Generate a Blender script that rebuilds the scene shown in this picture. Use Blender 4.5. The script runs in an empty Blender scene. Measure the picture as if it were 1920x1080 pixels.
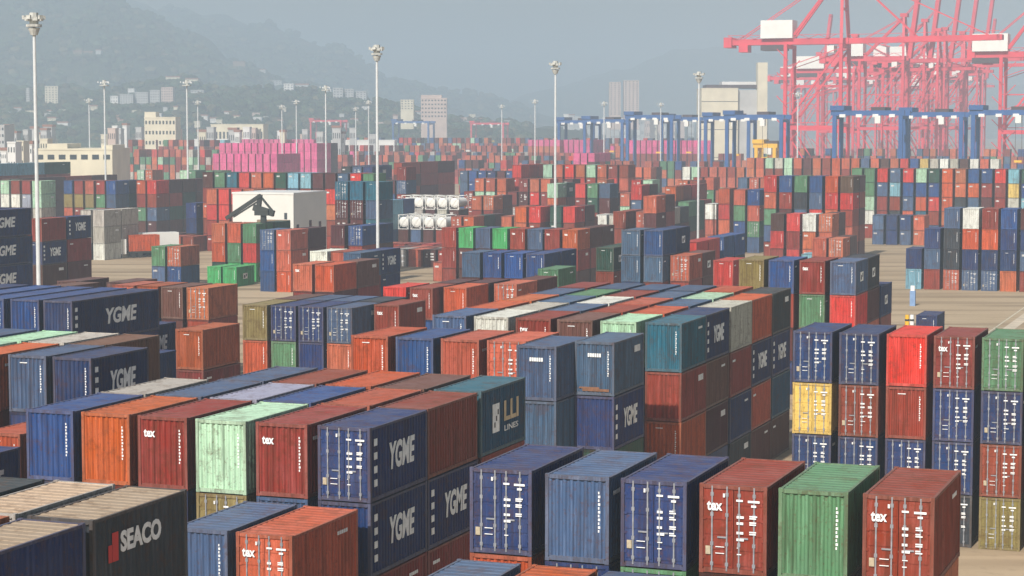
import bpy, math, random
from mathutils import Vector, Matrix, noise
R = math.radians
sc = bpy.context.scene
# ------------------------------------------------------------------ camera
CAM_H = 25.4
FPX = 3820.0                       # focal length in pixels of a 1920 px wide frame
cd = bpy.data.cameras.new('camera'); cam = bpy.data.objects.new('camera', cd); sc.collection.objects.link(cam)
cd.sensor_width = 36; cd.lens = FPX / 1920 * 36; cd.clip_start = 1; cd.clip_end = 30000
cam.location = (0, 0, CAM_H); cam.rotation_euler = (R(90 - 4.502), 0, 0); sc.camera = cam
YAW = R(20.63)                     # the yard grid is turned this much to the view
CY, SY = math.cos(YAW), math.sin(YAW)
# ------------------------------------------------------------------ sun and sky
SUN_EL = R(38.5); SUN_AZ = R(2.5)      # light runs along the stacks, a little from the left
hx = SY * math.cos(SUN_AZ) + CY * math.sin(SUN_AZ); hy = CY * math.cos(SUN_AZ) - SY * math.sin(SUN_AZ)
travel = Vector((hx * math.cos(SUN_EL), hy * math.cos(SUN_EL), -math.sin(SUN_EL)))
w = bpy.data.worlds.new('World'); sc.world = w; w.use_nodes = True
nt = w.node_tree; bg = nt.nodes['Background']
sky = nt.nodes.new('ShaderNodeTexSky'); sky.sky_type = 'NISHITA'; sky.sun_disc = False
sky.sun_elevation = SUN_EL; sky.sun_rotation = math.atan2(-hx, -hy); sky.air_density = 1.4; sky.dust_density = 3.0; sky.ozone_density = 1.5
nt.links.new(sky.outputs[0], bg.inputs[0]); bg.inputs[1].default_value = 0.062
ld = bpy.data.lights.new('sun', 'SUN'); ld.energy = 5.0; ld.angle = R(0.8); ld.color = (1, .95, .89)
sun = bpy.data.objects.new('sun', ld); sc.collection.objects.link(sun)
sun.rotation_euler = travel.to_track_quat('-Z', 'Y').to_euler()
sc.view_settings.view_transform = 'Standard'; sc.view_settings.look = 'None'; sc.view_settings.gamma = 1
sc.view_settings.exposure = 0.22
sc.render.engine = 'CYCLES'
try:
    sc.cycles.use_denoising = True; sc.cycles.volume_bounces = 1; sc.cycles.max_bounces = 5
except Exception: pass
random.seed(11)
C = sc.collection
# ------------------------------------------------------------------ helpers
def lin(r, g, b, k=1.0):
    f = lambda v: (v / 255 / 12.92 if v / 255 <= .04045 else ((v / 255 + .055) / 1.055) ** 2.4) * k
    return (f(r), f(g), f(b), 1)
def P(U, V, z=0.0): return Vector((U * CY + V * SY, -U * SY + V * CY, z))
def ray(px, Z, z=0.0): return Vector(((px - 960) / FPX * Z, Z, z))     # a point Z metres ahead
def yz(py, Z): return CAM_H + (239 - py) / FPX * Z                     # its height above the yard
def mat(name, build=None, col=(.5, .5, .5, 1), rough=.6, metal=0.0, var=.12, scale=1.5):
    m = bpy.data.materials.new(name); m.use_nodes = True; n = m.node_tree.nodes; l = m.node_tree.links
    b = n['Principled BSDF']; b.inputs['Roughness'].default_value = rough; b.inputs['Metallic'].default_value = metal
    if build: build(n, l, b)
    else:
        tc = n.new('ShaderNodeTexCoord'); no = n.new('ShaderNodeTexNoise'); no.inputs['Scale'].default_value = scale; no.inputs['Detail'].default_value = 6
        l.new(tc.outputs['Object'], no.inputs['Vector'])
        rp = n.new('ShaderNodeMapRange'); rp.inputs['To Min'].default_value = 1 - var; rp.inputs['To Max'].default_value = 1 + var
        rp.inputs['From Min'].default_value = .3; rp.inputs['From Max'].default_value = .7
        l.new(no.outputs['Fac'], rp.inputs['Value'])
        mx = n.new('ShaderNodeVectorMath'); mx.operation = 'SCALE'; mx.inputs[0].default_value = col[:3]
        l.new(rp.outputs[0], mx.inputs['Scale']); l.new(mx.outputs[0], b.inputs['Base Color'])
    return m
def mixc(n, l, fac, a, b_):
    m = n.new('ShaderNodeMix'); m.data_type = 'RGBA'
    for s, v in ((m.inputs['Factor'], fac), (m.inputs['A'], a), (m.inputs['B'], b_)):
        if hasattr(v, 'is_output'): l.new(v, s)
        else: s.default_value = v
    return m.outputs['Result']
def math_(n, l, op, a, b_=0.0, clamp=False):
    m = n.new('ShaderNodeMath'); m.operation = op; m.use_clamp = clamp
    for s, v in ((m.inputs[0], a), (m.inputs[1], b_)):
        if hasattr(v, 'is_output'): l.new(v, s)
        else: s.default_value = v
    return m.outputs[0]
def paint(attr):
    def f(n, l, b):
        tc = n.new('ShaderNodeTexCoord'); oi = n.new('ShaderNodeObjectInfo')
        if attr:
            at = n.new('ShaderNodeAttribute'); at.attribute_name = 'Col'; col = at.outputs['Color']
        else: col = oi.outputs['Color']
        off = n.new('ShaderNodeVectorMath'); off.operation = 'ADD'
        cmb = n.new('ShaderNodeCombineXYZ'); rr = math_(n, l, 'MULTIPLY', oi.outputs['Random'], 91.0)
        for k in (0, 1, 2): l.new(rr, cmb.inputs[k])
        l.new(tc.outputs['Object'], off.inputs[0]); l.new(cmb.outputs[0], off.inputs[1]); vec = off.outputs[0]
        def rel(k, add):
            q = n.new('ShaderNodeVectorMath'); q.operation = 'SCALE'; l.new(col, q.inputs[0]); q.inputs['Scale'].default_value = k
            p = n.new('ShaderNodeVectorMath'); p.operation = 'ADD'; l.new(q.outputs[0], p.inputs[0]); p.inputs[1].default_value = add; return p.outputs[0]
        def noise_(sc_, st=None, det=4, rg=.55):
            v = vec
            if st:
                mp = n.new('ShaderNodeMapping'); mp.inputs['Scale'].default_value = st; l.new(vec, mp.inputs['Vector']); v = mp.outputs[0]
            q = n.new('ShaderNodeTexNoise'); q.inputs['Scale'].default_value = sc_; q.inputs['Detail'].default_value = det; q.inputs['Roughness'].default_value = rg
            l.new(v, q.inputs['Vector']); return q.outputs['Fac']
        big = noise_(.7); streak = noise_(1.0, (3.4, 3.4, .22), 6, .72); fine = noise_(7.0, None, 5, .7)
        geo = n.new('ShaderNodeNewGeometry'); sep = n.new('ShaderNodeSeparateXYZ'); l.new(geo.outputs['Normal'], sep.inputs[0])
        up = math_(n, l, 'GREATER_THAN', sep.outputs['Z'], .8)
        side = math_(n, l, 'SUBTRACT', 1.0, up)
        fade = math_(n, l, 'MULTIPLY', math_(n, l, 'SUBTRACT', big, .40, True), 2.6, True)
        c1 = mixc(n, l, fade, col, rel(.85, (.03, .03, .032)))
        st = math_(n, l, 'MULTIPLY', math_(n, l, 'MULTIPLY', math_(n, l, 'SUBTRACT', streak, .49, True), 9.0, True), side)
        st2 = noise_(1.0, (4.5, 4.5, .3), 5, .7)
        pale = math_(n, l, 'MULTIPLY', math_(n, l, 'MULTIPLY', math_(n, l, 'SUBTRACT', st2, .51, True), 9.0, True), side)
        c1 = mixc(n, l, math_(n, l, 'MULTIPLY', pale, .55), c1, rel(1.3, (.045, .045, .048)))
        c2 = mixc(n, l, math_(n, l, 'MULTIPLY', st, .85), c1, rel(.5, (.022, .013, .008)))
        blot = noise_(1.0, None, 8, .8)
        bl = math_(n, l, 'MULTIPLY', math_(n, l, 'SUBTRACT', blot, .535, True), 14.0, True)
        c2 = mixc(n, l, math_(n, l, 'MULTIPLY', bl, .75), c2, rel(.45, (.045, .018, .008)))
        ru = math_(n, l, 'MULTIPLY', math_(n, l, 'SUBTRACT', fine, .56, True), 9.0, True)
        c3 = mixc(n, l, math_(n, l, 'MULTIPLY', ru, .55), c2, (.11, .045, .022, 1))
        dn = noise_(.9, (1.0, 1.0, 1.0), 6, .7)
        dust = math_(n, l, 'MULTIPLY', up, math_(n, l, 'MULTIPLY', math_(n, l, 'SUBTRACT', dn, .25, True), 1.1, True))
        c4 = mixc(n, l, dust, c3, rel(.8, (.13, .12, .112)))
        ro = math_(n, l, 'MULTIPLY', math_(n, l, 'MULTIPLY', math_(n, l, 'SUBTRACT', blot, .49, True), 9.0, True), up)
        c4 = mixc(n, l, math_(n, l, 'MULTIPLY', ro, .6), c4, rel(.45, (.07, .04, .025)))
        bp = n.new('ShaderNodeBump'); bp.inputs['Strength'].default_value = .35; bp.inputs['Distance'].default_value = .06; l.new(noise_(1.3, (1.0, 1.0, .6), 2, .5), bp.inputs['Height']); l.new(bp.outputs[0], b.inputs['Normal'])
        l.new(c4, b.inputs['Base Color']); b.inputs['Roughness'].default_value = .6
        b.inputs['Specular IOR Level'].default_value = .22
    return f
M = {}
M['paint'] = mat('container_paint', paint(False)); M['yard'] = mat('distant_container_paint', paint(True))
M['white'] = mat('white_lettering', col=(.80, .81, .80, 1), var=.15, scale=3)
M['tan'] = mat('worn_placard', col=(.45, .38, .26, 1), var=.2, scale=6)
M['redmark'] = mat('red_mark', col=(.55, .03, .02, 1), var=.1)
M['dark'] = mat('dark_logo', col=(.03, .03, .035, 1), var=.2)
M['cream'] = mat('cream_lettering', col=(.55, .42, .25, 1), var=.2)
M['rod'] = mat('galvanised_steel', col=(.25, .26, .28, 1), rough=.5, metal=.1, var=.25, scale=5)
M['rust'] = mat('rust', col=(.22, .10, .05, 1), var=.3, scale=5)
M['galv'] = mat('painted_pole', col=(.62, .64, .64, 1), rough=.45, var=.08)
M['lamp'] = mat('lamp_housing', col=(.5, .5, .46, 1), var=.3, scale=2)
M['pink'] = mat('crane_red_paint', col=lin(212, 58, 74), var=.16, scale=.15)
M['pinkd'] = mat('crane_dark_steel', col=(.06, .035, .04, 1), var=.2, scale=.3)
M['house'] = mat('white_cladding', col=(.78, .77, .72, 1), var=.06, scale=.3)
M['blue'] = mat('gantry_blue_paint', col=lin(58, 104, 156), var=.16, scale=.3)
M['yellow'] = mat('yellow_paint', col=lin(235, 180, 30), var=.12, scale=.6)
M['black'] = mat('black_steel', col=(.025, .03, .025, 1), var=.3, scale=1)
M['rubber'] = mat('rubber', col=(.02, .02, .02, 1), rough=.85)
M['glass'] = mat('window_glass', col=(.04, .05, .06, 1), rough=.15)
for k_, c_ in (('b_cream', (.66, .60, .45, 1)), ('b_white', (.72, .71, .68, 1)), ('b_grey', (.45, .45, .44, 1)), ('b_pink', (.55, .42, .36, 1)), ('b_roof', (.28, .12, .08, 1)), ('b_brown', (.22, .15, .09, 1))):
    M[k_] = mat('plaster_' + k_[2:], col=c_, var=.12, scale=.15)
class MB:
    def __init__(s): s.v = []; s.f = []; s.m = []; s.c = []
    def quad(s, a, b, c, d, m=0, col=None):
        i = len(s.v); s.v += [tuple(a), tuple(b), tuple(c), tuple(d)]; s.f.append((i, i + 1, i + 2, i + 3)); s.m.append(m); s.c.append(col)
    def box(s, x0, y0, z0, x1, y1, z1, m=0, col=None, X=None):
        p = [(x0, y0, z0), (x1, y0, z0), (x1, y1, z0), (x0, y1, z0), (x0, y0, z1), (x1, y0, z1), (x1, y1, z1), (x0, y1, z1)]
        if X: p = [X @ Vector(q) for q in p]
        i = len(s.v); s.v += [tuple(q) for q in p]
        for f in ((0, 3, 2, 1), (4, 5, 6, 7), (0, 1, 5, 4), (1, 2, 6, 5), (2, 3, 7, 6), (3, 0, 4, 7)):
            s.f.append(tuple(i + k for k in f)); s.m.append(m); s.c.append(col)
        return s
    def beam(s, a, b, wd, ht=None, m=0):
        a = Vector(a); b = Vector(b); d = b - a; L = d.length
        if L < 1e-6: return s
        q = d.to_track_quat('Y', 'Z').to_matrix().to_4x4(); X = Matrix.Translation(a) @ q; ht = ht or wd
        return s.box(-wd / 2, 0, -ht / 2, wd / 2, L, ht / 2, m, None, X)
    def cyl(s, a, b, r0, r1=None, n=10, m=0, caps=True):
        a = Vector(a); b = Vector(b); r1 = r0 if r1 is None else r1
        q = (b - a).to_track_quat('Z', 'Y').to_matrix(); i = len(s.v)
        for c_, r_ in ((a, r0), (b, r1)):
            for k in range(n):
                t = 2 * math.pi * k / n; s.v.append(tuple(c_ + q @ Vector((r_ * math.cos(t), r_ * math.sin(t), 0))))
        for k in range(n):
            j = (k + 1) % n; s.f.append((i + k, i + j, i + n + j, i + n + k)); s.m.append(m); s.c.append(None)
        if caps:
            s.f.append(tuple(i + k for k in range(n))[::-1]); s.m.append(m); s.c.append(None)
            s.f.append(tuple(i + n + k for k in range(n))); s.m.append(m); s.c.append(None)
        return s
    def mesh(s, name, mats):
        me = bpy.data.meshes.new(name); me.from_pydata(s.v, [], s.f)
        for q in mats: me.materials.append(q)
        me.polygons.foreach_set('material_index', s.m)
        if any(c is not None for c in s.c):
            ca = me.color_attributes.new('Col', 'FLOAT_COLOR', 'CORNER'); arr = []
            for poly, c in zip(me.polygons, s.c): arr += list(c or (1, 1, 1, 1)) * poly.loop_total
            ca.data.foreach_set('color', arr)
        me.update(); return me
    def build(s, name, mats, parent=None):
        if not isinstance(mats, (list, tuple)): mats = [mats]
        return link(name, s.mesh(name, mats), parent)
def link(name, data, parent=None):
    o = bpy.data.objects.new(name, data); C.objects.link(o)
    if parent: o.parent = parent
    return o
def tag(o, label=None, cat=None, group=None, kind=None):
    if label: o['label'] = label
    if cat: o['category'] = cat
    if group: o['group'] = group
    if kind: o['kind'] = kind
    return o
def thing(name, loc, rz=0.0, **k):
    o = link(name, None); o.location = loc; o.rotation_euler = (0, 0, rz); o.empty_display_size = 1
    return tag(o, **k)
def text_mesh(name, s, h, wd, off=0.02, m=None, shear=0.0):
    cu = bpy.data.curves.new(name, 'FONT'); cu.body = s; cu.offset = off; cu.extrude = .006; cu.align_x = 'CENTER'; cu.align_y = 'CENTER'; cu.shear = shear; cu.resolution_u = 3
    o = bpy.data.objects.new(name, cu); C.objects.link(o); dg = bpy.context.evaluated_depsgraph_get(); dg.update()
    me = bpy.data.meshes.new_from_object(o.evaluated_get(dg)); bpy.data.objects.remove(o)
    xs = [v.co.x for v in me.vertices]; ys = [v.co.y for v in me.vertices]
    sx = wd / (max(xs) - min(xs)); sy = h / (max(ys) - min(ys)); cx = (max(xs) + min(xs)) / 2; cy_ = (max(ys) + min(ys)) / 2
    for v in me.vertices: v.co = Vector(((v.co.x - cx) * sx, (v.co.y - cy_) * sy, v.co.z))
    me.materials.clear(); me.materials.append(m or M['white']); return me
# ------------------------------------------------------------------ shipping containers
W, H, GAP = 2.44, 3.22, .03
HC = H - GAP
def corr(mb, n, length, axis_pt, depth, z0, z1):
    """vertical corrugation: axis_pt(t, d) gives the xy of the sheet at distance t, depth d"""
    p = length / n
    for k in range(n):
        a = k * p; pts = [(a, 0), (a + .3 * p, 0), (a + .5 * p, depth), (a + .8 * p, depth), (a + p, 0)]
        for (t0, d0), (t1, d1) in zip(pts, pts[1:]):
            x0, y0 = axis_pt(t0, d0); x1, y1 = axis_pt(t1, d1)
            mb.quad((x0, y0, z0), (x1, y1, z0), (x1, y1, z1), (x0, y0, z1))
hw = W / 2
def g_frame(mb, L):
    for sx in (-1, 1):
        for y in (0, L - .16):
            x0 = -hw if sx < 0 else hw - .13
            mb.box(x0, y, .10, x0 + .13, y + .16, HC - .10)
            for z in (0, HC - .13): mb.box(x0 - (.004 if sx < 0 else .03), y - .004, z, x0 + (.16 if sx < 0 else .134), y + .164, z + .13)
        x0 = -hw + .01 if sx < 0 else hw - .11
        for z0, z1 in ((.02, .18), (HC - .13, HC - .03)): mb.box(x0, .16, z0, x0 + .10, L - .16, z1)
    for y in (.012, L - .13):
        for z0, z1 in ((.02, .19), (HC - .16, HC - .02)): mb.box(-hw + .16, y, z0, hw - .16, y + .12, z1)
def g_side(mb, L, sx):
    n = int((L - .32) / .29)
    if sx > 0: corr(mb, n, L - .32, lambda t, d: (hw - .025 - d, .16 + t), .05, .18, HC - .12)
    else: corr(mb, n, L - .32, lambda t, d: (-hw + .025 + d, L - .16 - t), .05, .18, HC - .12)
def g_end(mb, L, back=False):
    if back: corr(mb, 8, W - .26, lambda t, d: (hw - .13 - t, L - .05 - d), .05, .19, HC - .15)
    else: corr(mb, 8, W - .26, lambda t, d: (-hw + .13 + t, .045 + d), .06, .19, HC - .15)
def g_roof(mb, L):
    n = int(L / .5); p = (L - .26) / n
    for k in range(n):
        y = .13 + k * p
        for (a, za), (b, zb) in zip(((0, 0), (.4, 0), (.5, -.02), (.9, -.02), (1, 0)), ((.4, 0), (.5, -.02), (.9, -.02), (1, 0))):
            mb.quad((-hw + .05, y + a * p, HC - .045 + za), (hw - .05, y + a * p, HC - .045 + za), (hw - .05, y + b * p, HC - .045 + zb), (-hw + .05, y + b * p, HC - .045 + zb))
def g_door(mb, sx):
    x0, x1 = (-hw + .13, -.012) if sx < 0 else (.012, hw - .13)
    mb.box(x0, .06, .2, x1, .10, HC - .17)
    zs = [.27 + k * (HC - .5) / 5 for k in range(6)]
    for a, b in zip(zs, zs[1:]): mb.box(x0 + .05, .035, a + .05, x1 - .05, .058, b - .03)
    for z in (.5, 1.2, 1.9, 2.6): mb.box(x0 - .02 if sx < 0 else x1 - .1, .02, z, x0 + .1 if sx < 0 else x1 + .02, .034, z + .1)
def g_rod(mb, sx, k):
    x = sx * (.22 if k == 0 else .76)
    mb.box(x - .026, -.01, .1, x + .026, .030, HC - .06)
    for z in (.28, 1.0, 2.05, HC - .42): mb.box(x - .055, -.016, z, x + .055, .032, z + .13)
    if k == 0: mb.box(x, -.02, 1.28, x + sx * .34, -.011, 1.34)
def g_decal(mb, front, v):
    y = -.024 if front == 'door' else .036
    r = lambda x0, z0, x1, z1, m=0: mb.box(x0, y - .006, z0, x1, y, z1, m)
    rn = random.Random(v * 7 + 3)
    if front == 'door':
        r(.12, 2.62, .36, 2.69); r(.54, 2.60, .96, 2.68); r(.66, 2.44, .84, 2.52)
        for z in (2.02, 1.80, 1.46, 1.22):
            if rn.random() < .9: (r(.14, z, .22, z + .09), r(.25, z, .30 + rn.random() * .12, z + .09))
            if rn.random() < .9: (r(.60, z, .84, z + .045), r(.60, z + .07, .74 + rn.random() * .14, z + .12))
        for z in (.95, .72): r(.16, z, .16 + rn.random() * .3, z + .035); r(-.62, z, -.3, z + .03)
        r(-.36, 2.74, -.29, 2.88)
        if v % 3 != 1: r(-.98, .68, -.80, .98, 1)
    else:
        for k in range(11): r(.80, 1.15 + k * .14, .80 + .05 + .03 * (k % 2), 1.24 + k * .14)
        if v % 3 == 0: r(-.5, 2.74, -.02, 2.79)
MESH = {}
def cm(key, fn, mats):
    if key not in MESH:
        mb = MB(); fn(mb); MESH[key] = mb.mesh(key[0], mats)
    return MESH[key]
TX = {}
def tx(key, *a, **k):
    if key not in TX: TX[key] = text_mesh(*a, **k)
    return TX[key]
def container(root_loc, L, color, fl, rank, v, label):
    door = '*' in fl; big = rank < 130
    pm = M['paint']; lk = round(L, 1)
    root = thing('shipping_container', root_loc, -YAW, label=label, cat='shipping container', group='shipping containers stacked in the yard') if big else None
    if big:
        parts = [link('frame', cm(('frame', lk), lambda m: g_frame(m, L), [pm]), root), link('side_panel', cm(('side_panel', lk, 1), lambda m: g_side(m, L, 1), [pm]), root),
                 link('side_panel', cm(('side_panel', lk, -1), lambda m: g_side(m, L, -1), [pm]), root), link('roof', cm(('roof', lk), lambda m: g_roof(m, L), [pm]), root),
                 link('end_panel', cm(('end_panel', lk, 1), lambda m: g_end(m, L, True), [pm]), root)]
        if door:
            for s in (-1, 1):
                d = link('door', cm(('door', s), lambda m: g_door(m, s), [pm]), root); parts.append(d)
                for k in (0, 1): link('lock_rod', cm(('lock_rod', s, k), lambda m: g_rod(m, s, k), [M['rod']]), d)
        else: parts.append(link('end_panel', cm(('end_panel', lk, 0), lambda m: g_end(m, L), [pm]), root))
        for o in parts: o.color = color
        parts[0].color = tuple(.72 * a + .28 * b for a, b in zip(color, (.17, .13, .10, 1)))        # frames carry more rust and grime
        if '$' in fl: parts[3].color = (.36, .27, .18, 1) if color[0] < .2 else (.50, .36, .24, 1)
        if color[2] > 2.2 * color[0] and color[2] < .15:            # navy boxes: both side sheets take a darker blue than the ends
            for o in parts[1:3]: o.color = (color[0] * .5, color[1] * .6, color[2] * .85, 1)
    else:
        def allp(m):
            g_frame(m, L); g_side(m, L, 1); g_side(m, L, -1); g_roof(m, L); g_end(m, L, True)
            if door: g_door(m, -1); g_door(m, 1)
            else: g_end(m, L)
        root = link('shipping_container', cm(('container_body', lk, door), allp, [pm])); root.color = color
        tag(root, label, 'shipping container', 'shipping containers stacked in the yard'); root.location = root_loc; root.rotation_euler = (0, 0, -YAW)
        if door:
            for s in (-1, 1):
                for k in (0, 1): link('lock_rod', cm(('lock_rod', s, k), lambda m: g_rod(m, s, k), [M['rod']]), root)
    front = 'door' if door else 'plain'
    if door or v % 4 != 2:
        vv = 1 + 3 * (v % 2) if '^' in fl and not door else v % 6
        link('stencil_lettering', cm(('stencil_lettering', front, vv), lambda m: g_decal(m, front, vv), [M['white'], M['tan']]), root)
    def put(name, me, loc, rot):
        o = link(name, me, root); o.location = loc; o.rotation_euler = rot; return o
    root.rotation_euler[2] += ((v * 37) % 11 - 5) * .0009
    if not any(q in fl for q in '~!#=') and v % 5 < 3:
        link('side_marking', cm(('side_marking', v % 5, lk), lambda m: [m.box(hw - .02, L * (.68 if v % 5 else .1) + k * .2, 2.45 - .25 * (v % 5 == 2), hw - .006, L * (.68 if v % 5 else .1) + .15 + k * .2, 2.6) for k in range(4 + v % 5)], [M['white']]), root)
    fr = (R(90), 0, 0); sd = (R(90), 0, R(90)); xs = hw - .012
    if '^' in fl: put('lettering', tx('tex', 'lettering', 'tex', .34, .56, .03), (-.66, -.03 if door else .035, HC * .76), fr)
    if '~' in fl:
        put('lettering', tx('ygme%s' % lk, 'lettering', 'YGME', 1.2, 2.7 if L < 7 else 4.4, .035, shear=.15), (xs, L * .55, HC * .53), sd)
        def small(m):
            for k in range(4): m.box(hw - .02, .42, .62 + k * .58, hw - .005, .74, .92 + k * .58)
        link('side_marking', cm(('side_marking',), small, [M['white']]), root)
    if '!' in fl:
        put('lettering', tx('seaco', 'lettering', 'SEACO', .72, 2.6, .045), (xs, 3.0, HC * .68), sd)
        mb = MB(); mb.box(hw - .02, .95, HC * .50, hw - .004, 1.16, HC * .68); mb.box(hw - .02, 1.19, HC * .50, hw - .004, 1.55, HC * .80); mb.build('red_emblem', M['redmark'], root)
    if '#' in fl:
        mb = MB(); mb.box(hw - .02, 1.55, .95, hw - .004, 2.45, 2.35); mb.build('white_emblem', M['white'], root)
        mb = MB()
        for k in range(3): mb.box(hw - .004, 1.75 + .22 * k, 1.2 + .3 * k, hw + .002, 1.9 + .22 * k, 1.45 + .3 * k)
        mb.build('emblem_mark', M['dark'], root)
        put('lettering', tx('lli', 'lettering', 'LLI', 1.0, 2.0, .03, m=M['cream']), (xs, 4.1, HC * .58), sd)
        put('lettering', tx('lines', 'lettering', 'LINES', .28, 1.9, .01), (xs, 4.1, HC * .31), sd)
    if '=' in fl:
        mb = MB(); mb.box(hw - .02, L * .38, 1.15, hw - .004, L * .62, 2.05); mb.build('white_emblem', M['white'], root)
        mb = MB(); mb.box(hw - .004, L * .42, 1.3, hw + .002, L * .5, 1.75); mb.box(hw - .004, L * .53, 1.5, hw + .002, L * .58, 1.9); mb.build('emblem_mark', M['dark'], root)
    if '&' in fl: put('lettering', tx('tri', 'lettering', 'TRITON', .22, .85, .01), (0, .035, HC * .74), fr) if 0 else link('name_plate', cm(('name_plate',), lambda m: [m.box(-.42 + .14 * k, .02, 2.28, -.31 + .14 * k, .035, 2.5) for k in range(6)], [M['white']]), root)
    if '%' in fl: link('rust_patch', cm(('rust_patch',), lambda m: (m.box(-.75, .02, .25, .9, .036, .4), m.box(-.95, .022, .4, .3, .036, .5)), [M['rust']]), root)
    return root
NAME = {'n': 'navy blue', 'b': 'blue', 'g': 'grey-blue', 'a': 'dark grey', 'r': 'rust red', 'R': 'bright red', 'o': 'orange', 'k': 'maroon', 'w': 'white', 'm': 'mint', 'e': 'pale green', 'E': 'dark green', 'G': 'bright green', 'y': 'yellow', 'l': 'olive', 't': 'teal', 'c': 'light blue', 'p': 'pink', 'P': 'salmon', 'B': 'brown', 's': 'light grey', 'v': 'lilac grey'}
RGB = {'n': (26, 54, 108), 'b': (30, 76, 138), 'g': (72, 98, 134), 'a': (48, 56, 64), 'r': (156, 50, 26), 'R': (216, 46, 28), 'o': (210, 84, 14), 'k': (96, 38, 34), 'w': (238, 238, 226), 'm': (182, 220, 186), 'e': (92, 142, 100), 'E': (28, 78, 60), 'G': (70, 180, 100), 'y': (236, 198, 92), 'l': (146, 128, 66), 't': (30, 104, 128), 'c': (130, 186, 204), 'p': (240, 90, 150), 'P': (208, 98, 58), 'B': (122, 76, 58), 's': (196, 188, 176), 'v': (160, 160, 180)}
ORD = ['first', 'second', 'third', 'fourth', 'fifth', 'sixth', 'seventh', 'eighth', 'ninth', 'tenth', 'eleventh', 'twelfth', 'thirteenth', 'fourteenth', 'fifteenth', 'sixteenth', 'seventeenth', 'eighteenth', 'nineteenth', 'twentieth']
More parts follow.
